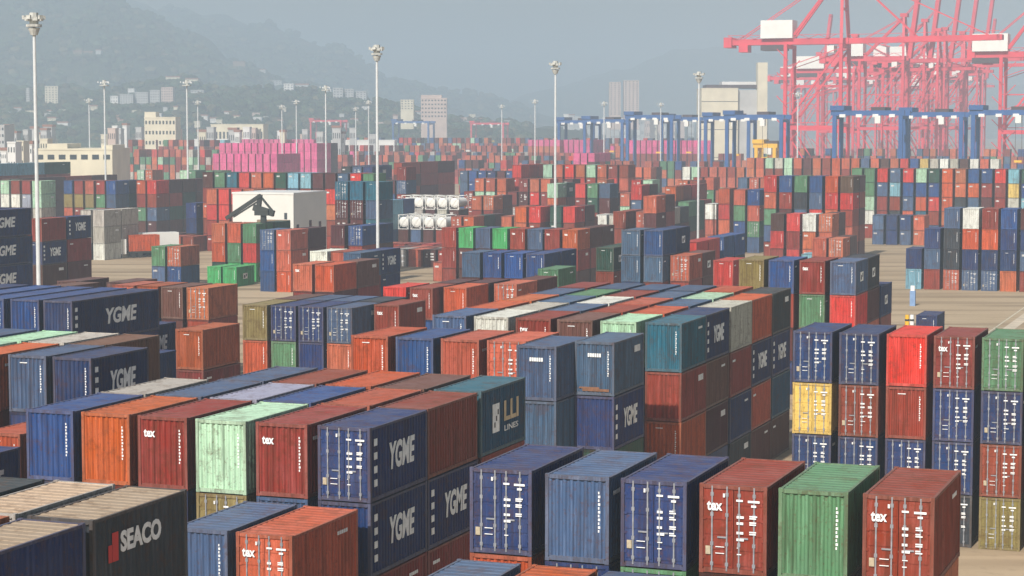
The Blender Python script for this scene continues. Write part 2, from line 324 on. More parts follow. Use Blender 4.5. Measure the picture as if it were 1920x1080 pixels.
DATA = """
g0 0 0 -43.56 49.14 6.06 g,s,r,k*
g0 1 0 -40.64 49.27 6.06 P$,n,n,r*
g0 2 0 -37.76 49.15 6.06 +n$,n,B,k
g1 0 0 -43.54 55.61 6.06 -a,n,r*,r
g1 1 0 -40.68 55.66 6.06 +s$,o,o*,k
g1 2 0 -37.74 55.61 6.06 +a$!,g,n,n*
g2 0 0 -52.33 62.64 6.06 r,t*
g2 1 0 -49.38 62.59 6.06 R*,o
g2 2 0 -46.48 62.64 6.06 b,o*
g2 3 0 -43.57 62.64 6.06 o,k*
g2 4 0 -40.72 62.57 6.06 t*,r
g3 0 0 -52.28 69.81 6.06 r,b
g3 1 0 -49.37 69.77 6.06 n,k
g3 2 0 -46.49 69.82 6.06 o,E
g3 3 0 -43.59 69.79 6.06 n,g
g3 4 0 -40.68 69.88 6.06 +g,n,t
g3 5 0 -37.83 69.84 6.06 +P*^,r,R*
g4 0 0 -52.28 77.07 6.06 +b,g,r,n
g4 1 0 -49.41 77.08 6.06 +o,r,r,k
g4 2 0 -46.51 77.02 6.06 +r^,-n,k,b
g4 3 0 -43.6 76.95 6.06 +m,+l*,r,n
g4 4 0 -40.72 77.04 6.06 +r^,-g,b,n
g4 5 0 -37.81 77.08 6.06 +n*~,+n~,-r,t
g5 0 0 -52.32 83.33 6.06 +s,r,k,g
g5 1 0 -49.38 83.42 6.06 +g,o,r,g*
g5 2 0 -46.46 83.38 6.06 +v,k,r,e
g5 3 0 -43.63 83.29 6.06 +b,n,r,b
g5 4 0 -40.74 83.41 6.06 +o,k,g,n*
g5 5 0 -37.82 83.29 6.06 +r,+n~,+r,k
g6 1 0 -49.4 89.72 6.06 +g,o,r,P
g6 2 0 -46.49 89.7 6.06 +r,n,k,r*
g6 3 0 -43.57 89.75 6.06 +o,r,n,e*
g6 4 0 -40.71 89.63 6.06 +B,r,k,e
g6 5 0 -37.82 89.79 6.06 +t#,r,k,k
g7 0 0 -52.5 111.73 6.06 +o,r,r,k*
g7 1 0 -49.54 111.72 6.06 +b=,n*,k*,E*
g7 2 0 -46.6 111.73 6.06 +P,t*,t*,o
g7 3 0 -43.68 111.84 6.06 +P*,g*,n,n*
g8 0 0 -41.1 109.9 6.06 +g&,+g,r*,r*
g9 0 0 -38.66 113.2 6.06 +g%&,+n~,E,a*
g10 0 0 -53.09 125.82 6.06 +g,n,e,n*
g10 0 1 -53.11 132.07 6.06 -o,r*,t*,n*
g10 0 2 -53.1 138.58 6.06 -P,E*,r,k
g10 0 3 -53.1 144.82 6.06 -g,t,t*,r
g10 0 4 -53.07 151.25 6.06 r,n*,n*,P
g10 1 0 -50.1 125.88 6.06 +w,e*,e,n
g10 1 1 -50.08 132.06 6.06 -s,R,t*,k
g10 1 2 -50.15 138.55 6.06 -g,k,B,n
g10 1 3 -50.14 144.81 6.06 -e,b*,g*,k
g10 1 4 -50.09 151.17 6.06 g,R*,a,k
g10 2 0 -47.11 125.85 6.06 +r^,r,n,t
g10 2 1 -47.14 132.12 6.06 -g,a*,k,b
g10 2 2 -47.16 138.55 6.06 -w,a*,r,R*
g10 2 3 -47.13 144.85 6.06 -r,a,g*,a*
g10 2 4 -47.14 151.15 6.06 g,a*,n*,k*
g10 3 0 -44.19 125.79 6.06 +B,r,B,n*
g10 3 1 -44.14 132.22 6.06 -r,k*,k*,k*
g10 3 2 -44.18 138.58 6.06 -P,e*,n,n*
g10 3 3 -44.12 144.83 6.06 -g,B,E*,r*
g10 3 4 -44.19 151.21 6.06 g,R,e*,a*
g10 4 0 -41.18 125.72 6.06 +m,b,r*,g
g10 4 1 -41.15 132.09 6.06 -o,k*,g*,k*
g10 4 2 -41.17 138.43 6.06 -g,r,B,g
g10 4 3 -41.17 144.9 6.06 -m,r,r*,k*
g10 4 4 -41.22 151.29 6.06 o,B*,k,a
g10 5 0 -38.17 125.88 6.06 +t,+r,+o,r
g10 5 1 -38.22 132.09 6.06 +n~,+B,+k,n
g10 5 2 -38.17 138.52 6.06 +s,+r,+n,-a
g10 5 3 -38.2 144.8 6.06 +o,+n~,+o,+k
g10 5 4 -38.2 151.23 6.06 +a,+n~,+t,+k
g11 0 0 -27.82 69.45 6.06 +n*,+o,g,r
g12 0 0 -24.73 69.11 6.06 +g,-n*,b*,k*
g12 1 0 -21.84 69.11 6.06 +n*,-e*,n,P
g12 2 0 -18.93 69.14 6.06 +r*^,k*,E,k
g12 3 0 -16.08 69.14 6.06 +e,g*,n,r*
g12 4 0 -13.12 69.13 6.06 +r*^,o,o,R
g13 0 0 -27.82 62.29 6.06 +g,g*,P*
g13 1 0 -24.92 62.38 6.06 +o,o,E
g13 2 0 -22.04 62.28 6.06 g,t*,a
g13 3 0 -19.12 62.35 6.06 g,r*,r
g13 4 0 -16.21 62.22 6.06 r,r*,o
g13 5 0 -13.33 62.38 6.06 o,k*,P*
g14 0 0 -27.98 123.84 6.06 +n*,+y*,+n*,E
g14 1 0 -25.07 123.72 6.06 +n*,+r*,+n*,P
g14 2 0 -22.19 123.87 6.06 +R,+r,+n*,B
g14 3 0 -19.33 123.84 6.06 +r^*,+n*,+n*,+a*
g14 4 0 -16.45 123.74 6.06 +e*,+n*,+r*,+l*
g14 5 0 -13.6 123.8 6.06 n*,n*,k,r
g15 0 0 -74.63 95.22 6.06 n,k,n,E
g15 1 0 -71.68 95.29 6.06 m,r,b*,g
g15 2 0 -68.74 95.22 6.06 +o,r,m,k
g15 3 0 -65.78 95.37 6.06 +g,n,g,r
g15 4 0 -62.86 95.3 6.06 +n~,b,k,r*
g16 0 0 -74.62 101.75 6.06 g,b*,t*,r*
g16 1 0 -71.64 101.66 6.06 -m,r,r,r
g16 2 0 -68.75 101.73 6.06 -s,r,r,o
g16 3 0 -65.85 101.62 6.06 +B,k,B,k
g17 0 0 -66.37 79.09 6.06 k,n*,o*
g17 1 0 -63.45 79.06 6.06 r,k,o
g17 2 0 -60.52 78.98 6.06 +n~,r,k
g18 0 0 -62.9 88.56 6.06 +o,r,k
g18 1 0 -59.97 88.49 6.06 k,k,r
g19 0 0 -75.64 120.49 6.06 -n,r,k
g20 0 0 -86.39 139.14 6.06 -n~,n,r
g21 0 0 -80.93 139.86 6.06 +o,+r,k
g22 0 0 -98.91 126.62 12.19 b,n,a*,k*
g22 1 0 -95.97 126.67 12.19 n,b,t*,r
g22 2 0 -93.04 126.6 12.19 -b,n,R*,o
g22 3 0 -90.06 126.58 12.19 +b,n,k*,r*
g22 4 0 -87.08 126.66 12.19 +b,n,k,r*
g22 5 0 -84.17 126.52 12.19 +n~,n,k,r
g23 0 0 -103.91 176.87 6.06 +B,k,r
g23 1 0 -101.03 176.88 6.06 +P*,r,k
g24 0 0 -109.48 176.86 6.06 P,g,r*
g24 1 0 -106.59 176.74 6.06 o,g*,a*
g25 0 0 -86.62 161.58 6.06 +l,+o,r
g25 1 0 -83.82 161.67 6.06 +n*,+e,m
g25 2 0 -81.08 161.62 6.06 +n*,+n,r
g25 3 0 -78.32 161.68 6.06 +g*,-P,k
g25 3 1 -78.35 168 6.06 a,E,r*
g26 0 0 -86.6 167.95 6.06 B,o*,r
g26 1 0 -83.87 167.88 6.06 g,o*,g*
g26 2 0 -81.11 167.85 6.06 g,t*,k
g27 0 0 -75.59 165.72 6.06 +r^,r,k
g28 0 0 -83.2 184.66 6.06 -R,b*,P*
g28 1 0 -80.31 184.61 6.06 +r^,b,n*
g28 1 1 -80.3 190.93 6.06 k,E*,n
g29 0 0 -77.38 186.28 6.06 +o,k,r
g29 0 1 -77.41 192.66 6.06 k,e*,P
g30 0 0 -74.3 192.21 6.06 +P*,r,k
g30 0 1 -74.31 198.59 6.06 -k,a,r*
g31 0 0 -77.66 214.48 6.06 -e,r,k
g32 0 0 -97.09 239.82 6.06 -g,k,r
g32 1 0 -94.22 239.89 6.06 -b,r,k
g32 2 0 -91.27 239.77 6.06 -b,r,k
g32 3 0 -88.41 239.88 6.06 +b,n,k
g32 3 1 -88.38 246.28 6.06 -n,k,r
g33 0 0 -84.39 255.71 6.06 +E=,-r,k
g33 0 1 -84.36 262.27 6.06 E,a*,R
g34 0 0 -75.88 239.86 6.06 +g,-g,b,r
g34 1 0 -73.02 239.99 6.06 +b,+g,r,k
g34 1 1 -73.03 246.33 6.06 -n=,r,k,n
g35 0 0 -70.39 242.66 6.06 +P*,r,k
g35 0 1 -70.37 248.89 6.06 -B=,k,r
g36 0 0 -77.48 271.81 6.06 R,k,r
g36 0 1 -77.53 278.27 6.06 R,r,k
g37 0 0 -77.59 286.75 6.06 -b,k,k
g37 0 1 -77.52 293.1 6.06 -b,a*,k
g38 0 0 -63.08 235.85 6.06 +R,r,r
g39 0 0 -51.19 189.98 6.06 b,n,r
g39 1 0 -48.29 190.02 6.06 +l,r,o,k
g39 2 0 -45.38 189.96 6.06 +b,-r,k,n
g39 3 0 -42.41 190.08 6.06 +r^,+e,o,r
g39 4 0 -39.47 190.07 6.06 +g=,+R,n,k
g39 4 1 -39.48 196.25 6.06 -a=,-k,o,k
g40 0 0 -39.42 202.88 6.06 -n=,r,n
g41 0 0 -54.89 322.27 6.06 -n,-c
g42 0 0 -52.03 322.3 6.06 -n,-g,-r
g43 0 0 -49.04 322.29 6.06 -g,-a,-a,-P*
g43 1 0 -46.14 322.33 6.06 -w,-o,-n,-g*
g43 2 0 -43.16 322.25 6.06 -r,-o,-n,-g*
g43 3 0 -40.29 322.27 6.06 -b,-n,-n,-P
g43 4 0 -37.34 322.33 6.06 k,n,g,r
g44 0 0 -40.04 242.82 6.06 -n
g45 0 0 -124.12 298.06 6.06 -r,-r,r
g45 1 0 -121.25 298.14 6.06 -G,k,k
g45 2 0 -118.35 298.11 6.06 -g,k,k
g45 3 0 -115.45 298 6.06 -G,r,k
g45 4 0 -112.51 298.02 6.06 -r^,r,r
g45 5 0 -109.6 298.05 6.06 -g,n,k
g45 6 0 -106.76 298.01 6.06 -r^,k,k
g45 7 0 -103.84 298.08 6.06 -o^,-r,k
g45 7 1 -103.8 304.35 6.06 -k,r,k
g45 7 2 -103.84 310.72 6.06 -k,r,k
g46 0 0 -130.89 310.59 6.06 P^
g46 0 1 -130.96 316.93 6.06 k
g47 0 0 -154.58 341.66 6.06 P
g47 0 1 -154.62 347.93 6.06 k
g47 1 0 -151.72 341.66 6.06 s*
g47 1 1 -151.71 347.91 6.06 P*
g47 2 0 -148.84 341.61 6.06 -P
g47 2 1 -148.82 348.03 6.06 r*
g47 3 0 -145.94 341.66 6.06 k*
g47 3 1 -145.91 347.97 6.06 s*
g47 4 0 -142.99 341.62 6.06 r
g47 4 1 -142.99 348.03 6.06 R*
g48 0 0 -161.8 357.38 6.06 P*
g48 1 0 -158.89 357.38 6.06 r*
g48 2 0 -155.98 357.43 6.06 r
g48 3 0 -153.09 357.5 6.06 R*
g48 4 0 -150.19 357.5 6.06 r
g48 5 0 -147.3 357.41 6.06 s*
g49 0 0 -147.9 281.82 6.06 -g*,-b,-b
g49 1 0 -145.05 281.83 6.06 +P^,-P,-o
g49 1 1 -145.03 288.27 6.06 -k,k,k
g50 0 1 -143.95 298.87 6.06 -k,r,k
g51 0 0 -140.22 297.66 6.06 -b*,r,k
g51 0 1 -140.25 303.97 6.06 -n,k,n
g52 0 0 -107.08 212.15 6.06 +P^,r,k
g52 1 0 -104.2 212.05 6.06 +o,k,r
g52 1 1 -104.15 218.42 6.06 +B,r,k
g53 0 0 -116.16 234.99 6.06 -w,P,r
g53 1 0 -113.23 235.04 6.06 P,r,r
g54 0 0 -110.75 233.57 6.06 -g,r,k
g54 0 1 -110.75 239.81 6.06 -n~,-n,r
g55 0 0 -165.36 298.03 6.06 -P,-o,E
g55 1 0 -162.42 298.02 6.06 -o,-e,G
g55 2 0 -159.55 298.02 6.06 -e,-R,G
g55 2 1 -159.52 304.42 6.06 E,E,G
g56 0 0 -160.84 288.3 6.06 -G=
g56 1 0 -157.95 288.17 6.06 -G=
g57 0 0 -169.5 285.69 6.06 -e,g
g57 1 0 -166.59 285.66 6.06 +P*,-b
g58 0 0 -141.69 190.68 12.19 n,n,n,n,n
g58 1 0 -138.8 190.8 12.19 +n~,+n~,+n~,n,n
g59 0 0 -162.31 240.26 6.06 +r^,+n~,+k,r
g59 0 1 -162.29 246.69 6.06 -n~,-r,-k,n
g60 0 0 -118.02 173.5 6.06 B,B
g60 0 1 -117.97 179.9 6.06 -B,B,B
g60 1 0 -115.07 173.57 6.06 B*,B*,B
g60 1 1 -115.08 179.9 6.06 B*,B*
g60 2 0 -112.2 173.48 6.06 B*,l
g60 2 1 -112.17 180.01 6.06 B,l*,B
g61 0 0 -216.01 337.82 6.06 s,s,a
g61 1 0 -213.14 337.7 6.06 -s,-s,-w
g61 1 1 -213.11 344.18 6.06 -s,-s,-s
g62 0 0 -227.32 366.28 6.06 r*
g62 1 0 -224.42 366.36 6.06 P*
g62 2 0 -221.52 366.36 6.06 P
g62 3 0 -218.56 366.3 6.06 r
g62 4 0 -215.68 366.3 6.06 r*
g62 5 0 -212.81 366.23 6.06 P
g62 6 0 -209.9 366.21 6.06 -r
g63 0 0 -224.15 374.37 6.06 P
g63 1 0 -221.2 374.27 6.06 P
g63 2 0 -218.29 374.29 6.06 k
g63 2 1 -218.31 380.73 6.06 k
g63 2 2 -218.31 387.04 6.06 k
g63 2 3 -218.32 393.45 6.06 k
g63 2 4 -218.32 399.83 6.06 k
g64 0 0 -271.38 417.35 6.06 b,l,P,r
g64 1 0 -268.47 417.38 6.06 r,l,r,r
g64 2 0 -265.48 417.31 6.06 P,l,e,r
g64 3 0 -262.51 417.41 6.06 r,e,R,k
g64 4 0 -259.58 417.3 6.06 -b,-g,r,k
g64 4 1 -259.58 423.65 6.06 n,E,k,k
g65 0 0 -255.11 423.48 6.06 o,r,e,k
g65 1 0 -252.21 423.49 6.06 -R,-r,-g,k
g65 1 1 -252.18 429.77 6.06 k,r,E,k
g65 1 2 -252.17 436.14 6.06 k,E,E,k
g65 1 3 -252.16 442.63 6.06 k,k,k,k
g66 0 0 -215.11 376.82 6.06 -n,-n,k
g66 0 1 -215.11 383.24 6.06 n,k,k
g66 0 2 -215.08 389.55 6.06 n,r,k
g67 0 0 -285.52 412.09 6.06 m,w,r,r
g67 1 0 -282.56 412.12 6.06 r,w,r,r
g67 2 0 -279.54 412.11 6.06 r,v,r,r
g67 3 0 -276.51 411.97 6.06 -m,-m,s,r
g68 2 0 -206.93 370.88 6.06 P,R,r,r
g68 3 0 -204.05 370.77 6.06 R,R,P,r
g68 4 0 -201.13 370.78 6.06 R,r,r,r
g68 5 0 -198.26 370.75 6.06 -P,-R,R,R
g69 2 0 -212.14 378.71 6.06 k,r,P,r,r
g69 3 0 -209.3 378.66 6.06 e,g,E,r,r
g69 4 0 -206.41 378.63 6.06 t,R,P,r,r
g69 5 0 -203.54 378.66 6.06 R,r,R,r,r
g69 6 0 -200.71 378.72 6.06 P,r,P,r,r
g69 7 0 -197.9 378.74 6.06 o,r,P,r,r
g69 8 0 -195.01 378.64 6.06 E,r,r,r,r
g69 9 0 -192.15 378.61 6.06 c,g,r,r,r
g69 10 0 -189.28 378.67 6.06 c,r,R,r,r
g69 11 0 -186.48 378.7 6.06 k,k,k,r,r
g69 12 0 -183.62 378.6 6.06 k,R,P,r,r
g69 13 0 -180.75 378.57 6.06 g,g,P,r,r
g69 14 0 -177.89 378.61 6.06 R,s,s,k,k
g69 15 0 -175.06 378.74 6.06 e,E,k,k,k
g70 0 0 -313.01 431.58 12.19 m,r,r,r,r
g70 0 1 -313.03 443.95 12.19 c,r,r,r,r
g70 0 2 -313.05 456.46 12.19 -c,r,r,r,r
g70 0 3 -313.01 469 12.19 -E,r,r,r,r
g71 0 0 -294.35 425.28 12.19 k,k,k,k
g71 0 1 -294.38 437.65 12.19 k,k,k,k
g71 0 2 -294.34 450.11 12.19 r,k,r,k
g71 0 3 -294.39 462.65 12.19 k,r,k,k
g72 0 0 -324.52 529.55 6.06 r,e,e
g72 1 0 -321.66 529.46 6.06 e,e,P*
g72 2 0 -318.78 529.53 6.06 m*,P*,e*,e*
g72 3 0 -315.84 529.42 6.06 P*,e*,P,e*
g72 4 0 -312.97 529.43 6.06 e*,e*,m*
g72 5 0 -310.04 529.59 6.06 E*,r,m
g72 6 0 -307.18 529.58 6.06 r,e,P*
g72 7 0 -304.25 529.49 6.06 m*,R,e*,r*
g72 8 0 -301.33 529.49 6.06 e,P,e,e
g72 9 0 -298.47 529.45 6.06 e,e,e
g72 10 0 -295.54 529.43 6.06 e,m,P,r
g72 11 0 -292.68 529.43 6.06 e*,R,P,r*
g73 0 0 -462.81 761.76 6.06 E*,P*,s,e*
g73 0 1 -462.76 768.08 6.06 P*,s,r*,P,P*
g73 1 0 -459.87 761.75 6.06 P,P,E*,P*,R
g73 1 1 -459.86 768.05 6.06 P,R*,s*,e*,e
g73 2 0 -456.96 761.71 6.06 e*,s,e*,e
g73 2 1 -457.01 768.15 6.06 P*,E*,e,s
g73 3 0 -454.08 761.8 6.06 e*,P*,P,P
g73 3 1 -454.07 768.12 6.06 e*,R*,P,e,P*
g73 4 0 -451.18 761.77 6.06 R,P*,P,P*,P
g73 4 1 -451.21 768.15 6.06 P*,e,r*,P*
g73 5 0 -448.25 761.78 6.06 r*,m,R*,R*,r*
g73 5 1 -448.32 768.14 6.06 R*,P*,m*,s*,E*
g73 6 0 -445.41 761.7 6.06 P,E*,r*,e,P
g73 6 1 -445.38 768.05 6.06 E,P,s*,r
g73 7 0 -442.46 761.79 6.06 r,e*,P*,P,s
g73 7 1 -442.48 768.05 6.06 P,s*,e,s*
g73 8 0 -439.56 761.77 6.06 P*,r,r*,s*,R*
g73 8 1 -439.6 768.08 6.06 E,m,e,m
g73 9 0 -436.69 761.73 6.06 r,P*,r*,E*,m*
g73 9 1 -436.67 768.11 6.06 P*,P*,P*,e
g73 10 0 -433.76 761.7 6.06 s*,m*,e*,P*,E*
g73 10 1 -433.81 768.13 6.06 r,e*,e*,e
g73 11 0 -430.9 761.67 6.06 e,s,e*,r
g73 11 1 -430.91 768.13 6.06 s,E,e*,E,m
g73 12 0 -427.97 761.75 6.06 R*,r*,e*,e*,e*
g73 12 1 -427.98 768.01 6.06 E*,P*,E,P,s*
g73 13 0 -425.08 761.66 6.06 s,r,P,e
g73 13 1 -425.05 768.16 6.06 P,r*,e*,P*
g73 14 0 -422.17 761.68 6.06 e*,r,R*,s*,e
g73 14 1 -422.22 768.01 6.06 E*,R*,r*,e*,m*
g74 0 0 -358.38 647.34 6.06 p,p,p,p,p
g74 1 0 -355.45 647.33 6.06 p,p,p,p,p
g74 2 0 -352.55 647.34 6.06 p,p,p,p,p
g74 3 0 -349.66 647.39 6.06 p,p,p,p,p
g74 4 0 -346.76 647.39 6.06 p,p,p,p,p
g74 5 0 -343.9 647.44 6.06 p,p,p,p,p
g74 6 0 -340.99 647.36 6.06 p,p,p,p,p
g74 7 0 -338.07 647.43 6.06 p,p,p,p,p
g74 8 0 -335.16 647.42 6.06 p,p,p,p,p
g74 8 1 -335.15 653.8 6.06 p,p,p,p,p
g74 8 2 -335.21 660.06 6.06 p,p,p,p,p
g75 0 0 -394.86 718.65 6.06 p,p,p,p,p,p
g75 1 0 -391.95 718.59 6.06 p,p,p,p,p,p
g75 2 0 -389.09 718.61 6.06 p,p,p,p,p,p
g75 3 0 -386.16 718.58 6.06 p,p,p,p,p,p
g75 4 0 -383.28 718.67 6.06 p,p,p,p,p,p
g75 5 0 -380.39 718.59 6.06 p,p,p,p,p,p
g75 6 0 -377.5 718.71 6.06 p,p,p,p,p,p
g75 7 0 -374.56 718.68 6.06 p,p,p,p,p,p
g75 8 0 -371.69 718.57 6.06 p,p,p,p,p,p
g75 9 0 -368.75 718.72 6.06 p,p,p,p,p,p
g75 10 0 -365.91 718.72 6.06 p,p,p,p,p,p
g75 11 0 -362.96 718.64 6.06 p,p,p,p,p,p
g75 12 0 -360.06 718.63 6.06 p,p,p,p,p,p
g75 13 0 -357.18 718.64 6.06 p,p,p,p,p,p
g75 14 0 -354.28 718.61 6.06 p,p,p,p,p,p
g75 14 1 -354.26 725.03 6.06 p,p,p,p,p,p
g75 14 2 -354.24 731.32 6.06 k,k,k,k,k,k
g76 0 0 -514.31 952.64 6.06 p,p,p,p,p,p
g76 1 0 -511.36 952.74 6.06 p,p,p,p,p,p
g76 2 0 -508.47 952.57 6.06 p,p,p,p,p,p
g76 3 0 -505.58 952.67 6.06 p,p,p,p,p,p
g76 4 0 -502.67 952.63 6.06 p,p,p,p,p,p
g76 5 0 -499.81 952.64 6.06 p,p,p,p,p,p
g76 6 0 -496.87 952.62 6.06 p,p,p,p,p,p
g76 7 0 -493.95 952.63 6.06 p,p,p,p,p,p
g76 8 0 -491.08 952.61 6.06 p,p,p,p,p,p
g76 9 0 -488.2 952.59 6.06 p,p,p,p,p,p
g76 10 0 -485.25 952.62 6.06 p,p,p,p,p,p
g76 11 0 -482.37 952.63 6.06 p,p,p,p,p,p
g76 12 0 -479.46 952.72 6.06 p,p,p,p,p,p
g76 13 0 -476.59 952.74 6.06 p,p,p,p,p,p
g76 14 0 -473.68 952.73 6.06 p,p,p,p,p,p
g76 15 0 -470.78 952.65 6.06 p,p,p,p,p,p
g77 0 0 -293.37 939.33 6.06 p,p,r,r,r,r
g77 1 0 -290.48 939.33 6.06 p,p,r,r,r,r
g77 2 0 -287.54 939.29 6.06 p,p,r,r,r,r
g77 3 0 -284.66 939.43 6.06 p,p,r,r,r,r
g77 4 0 -281.74 939.38 6.06 p,p,r,r,r,r
g77 5 0 -278.86 939.44 6.06 p,p,r,r,r,r
g77 6 0 -275.96 939.29 6.06 p,p,r,r,r,r
g77 7 0 -273.05 939.38 6.06 p,p,r,r,r,r
g77 8 0 -270.14 939.3 6.06 p,p,r,r,r,r
g77 9 0 -267.22 939.34 6.06 p,p,r,r,r,r
g77 10 0 -264.31 939.34 6.06 p,p,r,r,r,r
g77 11 0 -261.48 939.28 6.06 p,p,r,r,r,r
g77 12 0 -258.55 939.4 6.06 p,p,r,r,r,r
g77 13 0 -255.64 939.43 6.06 p,p,r,r,r,r
g78 0 0 -337.28 969 6.06 p,p,p,p,r,r
g78 1 0 -334.4 969.01 6.06 p,p,p,p,r,r
g78 2 0 -331.49 968.86 6.06 p,p,p,p,r,r
g78 3 0 -328.62 968.88 6.06 p,p,p,p,r,r
g78 4 0 -325.74 969.01 6.06 p,p,p,p,r,r
g78 4 1 -325.71 975.23 6.06 p,p,p,p,r,r
g78 4 2 -325.68 981.63 6.06 p,p,p,p,r,r
g78 4 3 -325.73 988.05 6.06 p,p,p,p,r,r
g79 0 0 -242.37 707.55 6.06 p,p,E,r,g*
g79 1 0 -239.48 707.41 6.06 p,p,r,o*,k*
g79 2 0 -236.56 707.43 6.06 p,k*,t*,n*,b
g79 2 1 -236.52 713.9 6.06 p,R,r,b,E
g79 2 2 -236.53 720.27 6.06 p,e,r*,P*,b*
g80 0 0 -353.88 962.68 6.06 p,P,r,r,r,r
g80 1 0 -350.96 962.75 6.06 p,P,r,r,r,r
g80 2 0 -348.07 962.69 6.06 p,P,r,r,r,r
g80 3 0 -345.12 962.69 6.06 p,P,r,r,r,r
g80 4 0 -342.27 962.69 6.06 p,P,r,r,r,r
g80 5 0 -339.37 962.62 6.06 p,P,r,r,r,r
g81 0 0 -221.18 497.96 12.19 r,k,r,k,r
g81 0 1 -221.16 510.45 12.19 r,r,k,r,r
g81 0 2 -221.21 522.97 12.19 k,r,r,r,k
g82 0 0 -213.74 455.92 12.19 n,n,n,n,n
g82 1 0 -210.84 456.01 12.19 n~,n~,n~,n~,b
g83 0 0 -246.95 558.8 6.06 g,g,b,b
g83 1 0 -244.06 558.78 6.06 n,g,g,b
g83 2 0 -241.2 558.77 6.06 g,b,b,g
g84 0 0 -223.79 551.26 6.06 g,g,b,b
g84 1 0 -220.94 551.23 6.06 b,b,b,b
g84 2 0 -218.04 551.25 6.06 b,b,g,b
g84 3 0 -215.13 551.21 6.06 n,n,n,n
g84 4 0 -212.2 551.36 6.06 k,g,n,n
g84 5 0 -209.35 551.3 6.06 b,n,n,n
g84 5 1 -209.32 557.63 6.06 n~,n~,k,k
g84 5 2 -209.32 563.98 6.06 k,n,k,k
g85 0 0 -180.22 478.85 6.06 R,R,R,r,r
g85 0 1 -180.26 485.11 6.06 R,P,r,r,r
g85 0 2 -180.28 491.48 6.06 R,r,k,r,r
g86 1 0 -175.12 487.56 6.06 m,m,r,r,r
g86 2 0 -172.26 487.5 6.06 P,r,r,r,r
g86 3 0 -169.34 487.62 6.06 R,R,r,r,r
g86 4 0 -166.42 487.6 6.06 P,R,o,r,r
g86 5 0 -163.53 487.5 6.06 m,r,r,r,r
g86 6 0 -160.67 487.59 6.06 P,o,R,r,r
g86 7 0 -157.74 487.5 6.06 r,R,r,r,r
g86 8 0 -154.86 487.47 6.06 r,P,r,k,k
g87 0 0 -211.22 444.58 6.06 a,g,n*,g*,E
g87 1 0 -208.32 444.59 6.06 g*,g*,b*,E,n
g87 2 0 -205.41 444.48 6.06 n,b*,k,g,a*
g87 3 0 -202.53 444.57 6.06 E,E,g,n
g87 4 0 -199.61 444.55 6.06 k,b,r,a
g87 5 0 -196.72 444.57 6.06 -r,-g*,r,r,g*
g88 0 0 -153.49 320.44 6.06 -t*,-k*,k*,t*,E
g88 1 0 -150.61 320.44 6.06 -t,-k*,k*,t,t*
g88 2 0 -147.65 320.48 6.06 -t,-g,t*,k,g
g89 0 0 -183.13 405.88 6.06 c,c,b
g89 0 1 -183.14 412.23 6.06 b,b,k
g90 0 0 -191.83 436.31 6.06 w@,k,s
g90 1 0 -188.86 436.31 6.06 w@,s,k
g90 2 0 -185.85 436.36 6.06 w@,k,r
g90 3 0 -182.85 436.33 6.06 w@,s,k
g90 4 0 -179.86 436.38 6.06 w@,k,k
g91 0 0 -180.59 408.82 6.06 w@,k
g91 1 0 -177.61 408.82 6.06 w@,g
g91 2 0 -174.64 408.83 6.06 w@,k
g91 3 0 -171.62 408.8 6.06 w@,r
g92 1 0 -174.72 437.69 6.06 P,r,r
g92 2 0 -171.82 437.74 6.06 -P*,r,r
g92 2 1 -171.81 444.12 6.06 k,k,k
g93 1 0 -166.25 404.4 6.06 P*,r
g93 2 0 -163.38 404.44 6.06 o,r
g93 2 1 -163.4 410.89 6.06 E,k
g93 2 2 -163.39 417.21 6.06 k,k
g94 0 0 -143.23 382.14 6.06 o,P,r
g94 1 0 -140.28 382.21 6.06 -R,r,r
g94 1 1 -140.34 388.56 6.06 r,E,k
g95 0 0 -136.71 384.71 6.06 E=,E,k
g95 1 0 -133.84 384.61 6.06 -R,r,r
g95 1 1 -133.78 391.07 6.06 k,k,k
g96 0 0 -156.53 409.19 6.06 P,r
g96 1 0 -153.62 409.25 6.06 o,P
g96 2 0 -150.7 409.28 6.06 P,P
g96 3 0 -147.79 409.22 6.06 r,k
g96 4 0 -144.89 409.26 6.06 r,k
g96 5 0 -141.99 409.21 6.06 P,R
g96 6 0 -139.09 409.25 6.06 r,r
g97 0 0 -154.04 431.64 6.06 -m,P,r,k
g97 0 1 -154.05 437.98 6.06 E=,r,k,k
g98 0 0 -148.22 433.92 6.06 R,r,k,k
g98 1 0 -145.34 433.99 6.06 e,E,r,k
g98 2 0 -142.44 433.89 6.06 -g,-k,r,k
g99 0 1 -145.17 440.93 6.06 E,E,k
g100 0 0 -139.94 424.1 6.06 w,w
g100 1 0 -137.02 424.07 6.06 s,k
g101 0 0 -117.63 366.75 6.06 -r,r,k
g101 0 1 -117.63 373.07 6.06 r,k,k
g102 0 0 -113.64 368.29 6.06 P*,k,k
g102 0 1 -113.66 374.58 6.06 r,k,k
g103 0 0 -109.65 360.07 6.06 -P,-k,k,r
g103 0 1 -109.65 366.48 6.06 k,r,k,k
g104 0 0 -132.65 426.04 6.06 -R,g,k,k
g104 0 1 -132.62 432.44 6.06 k,k,k,k
g105 0 0 -113.77 384.65 6.06 s,a,k
g105 0 1 -113.76 390.89 6.06 a,k,k
g106 0 0 -123.38 420.99 6.06 o,k,k,r
g106 0 1 -123.41 427.19 6.06 r,r,k,k
g106 0 2 -123.37 433.63 6.06 R,r,k,k
g106 0 3 -123.35 440.04 6.06 r,k,k,k
g107 0 0 -120.05 419.4 6.06 e,E,r
g107 0 1 -120.05 425.67 6.06 E,E,r
g107 0 2 -120.04 432.01 6.06 r,r,k
g108 0 0 -111.41 409.53 6.06 w,P,P
g109 0 0 -108.71 410.05 6.06 o,R,P,P
g110 0 0 -103.9 403.96 6.06 P,e,b,k
g110 1 0 -100.98 403.99 6.06 -b,-P,-e*,-g
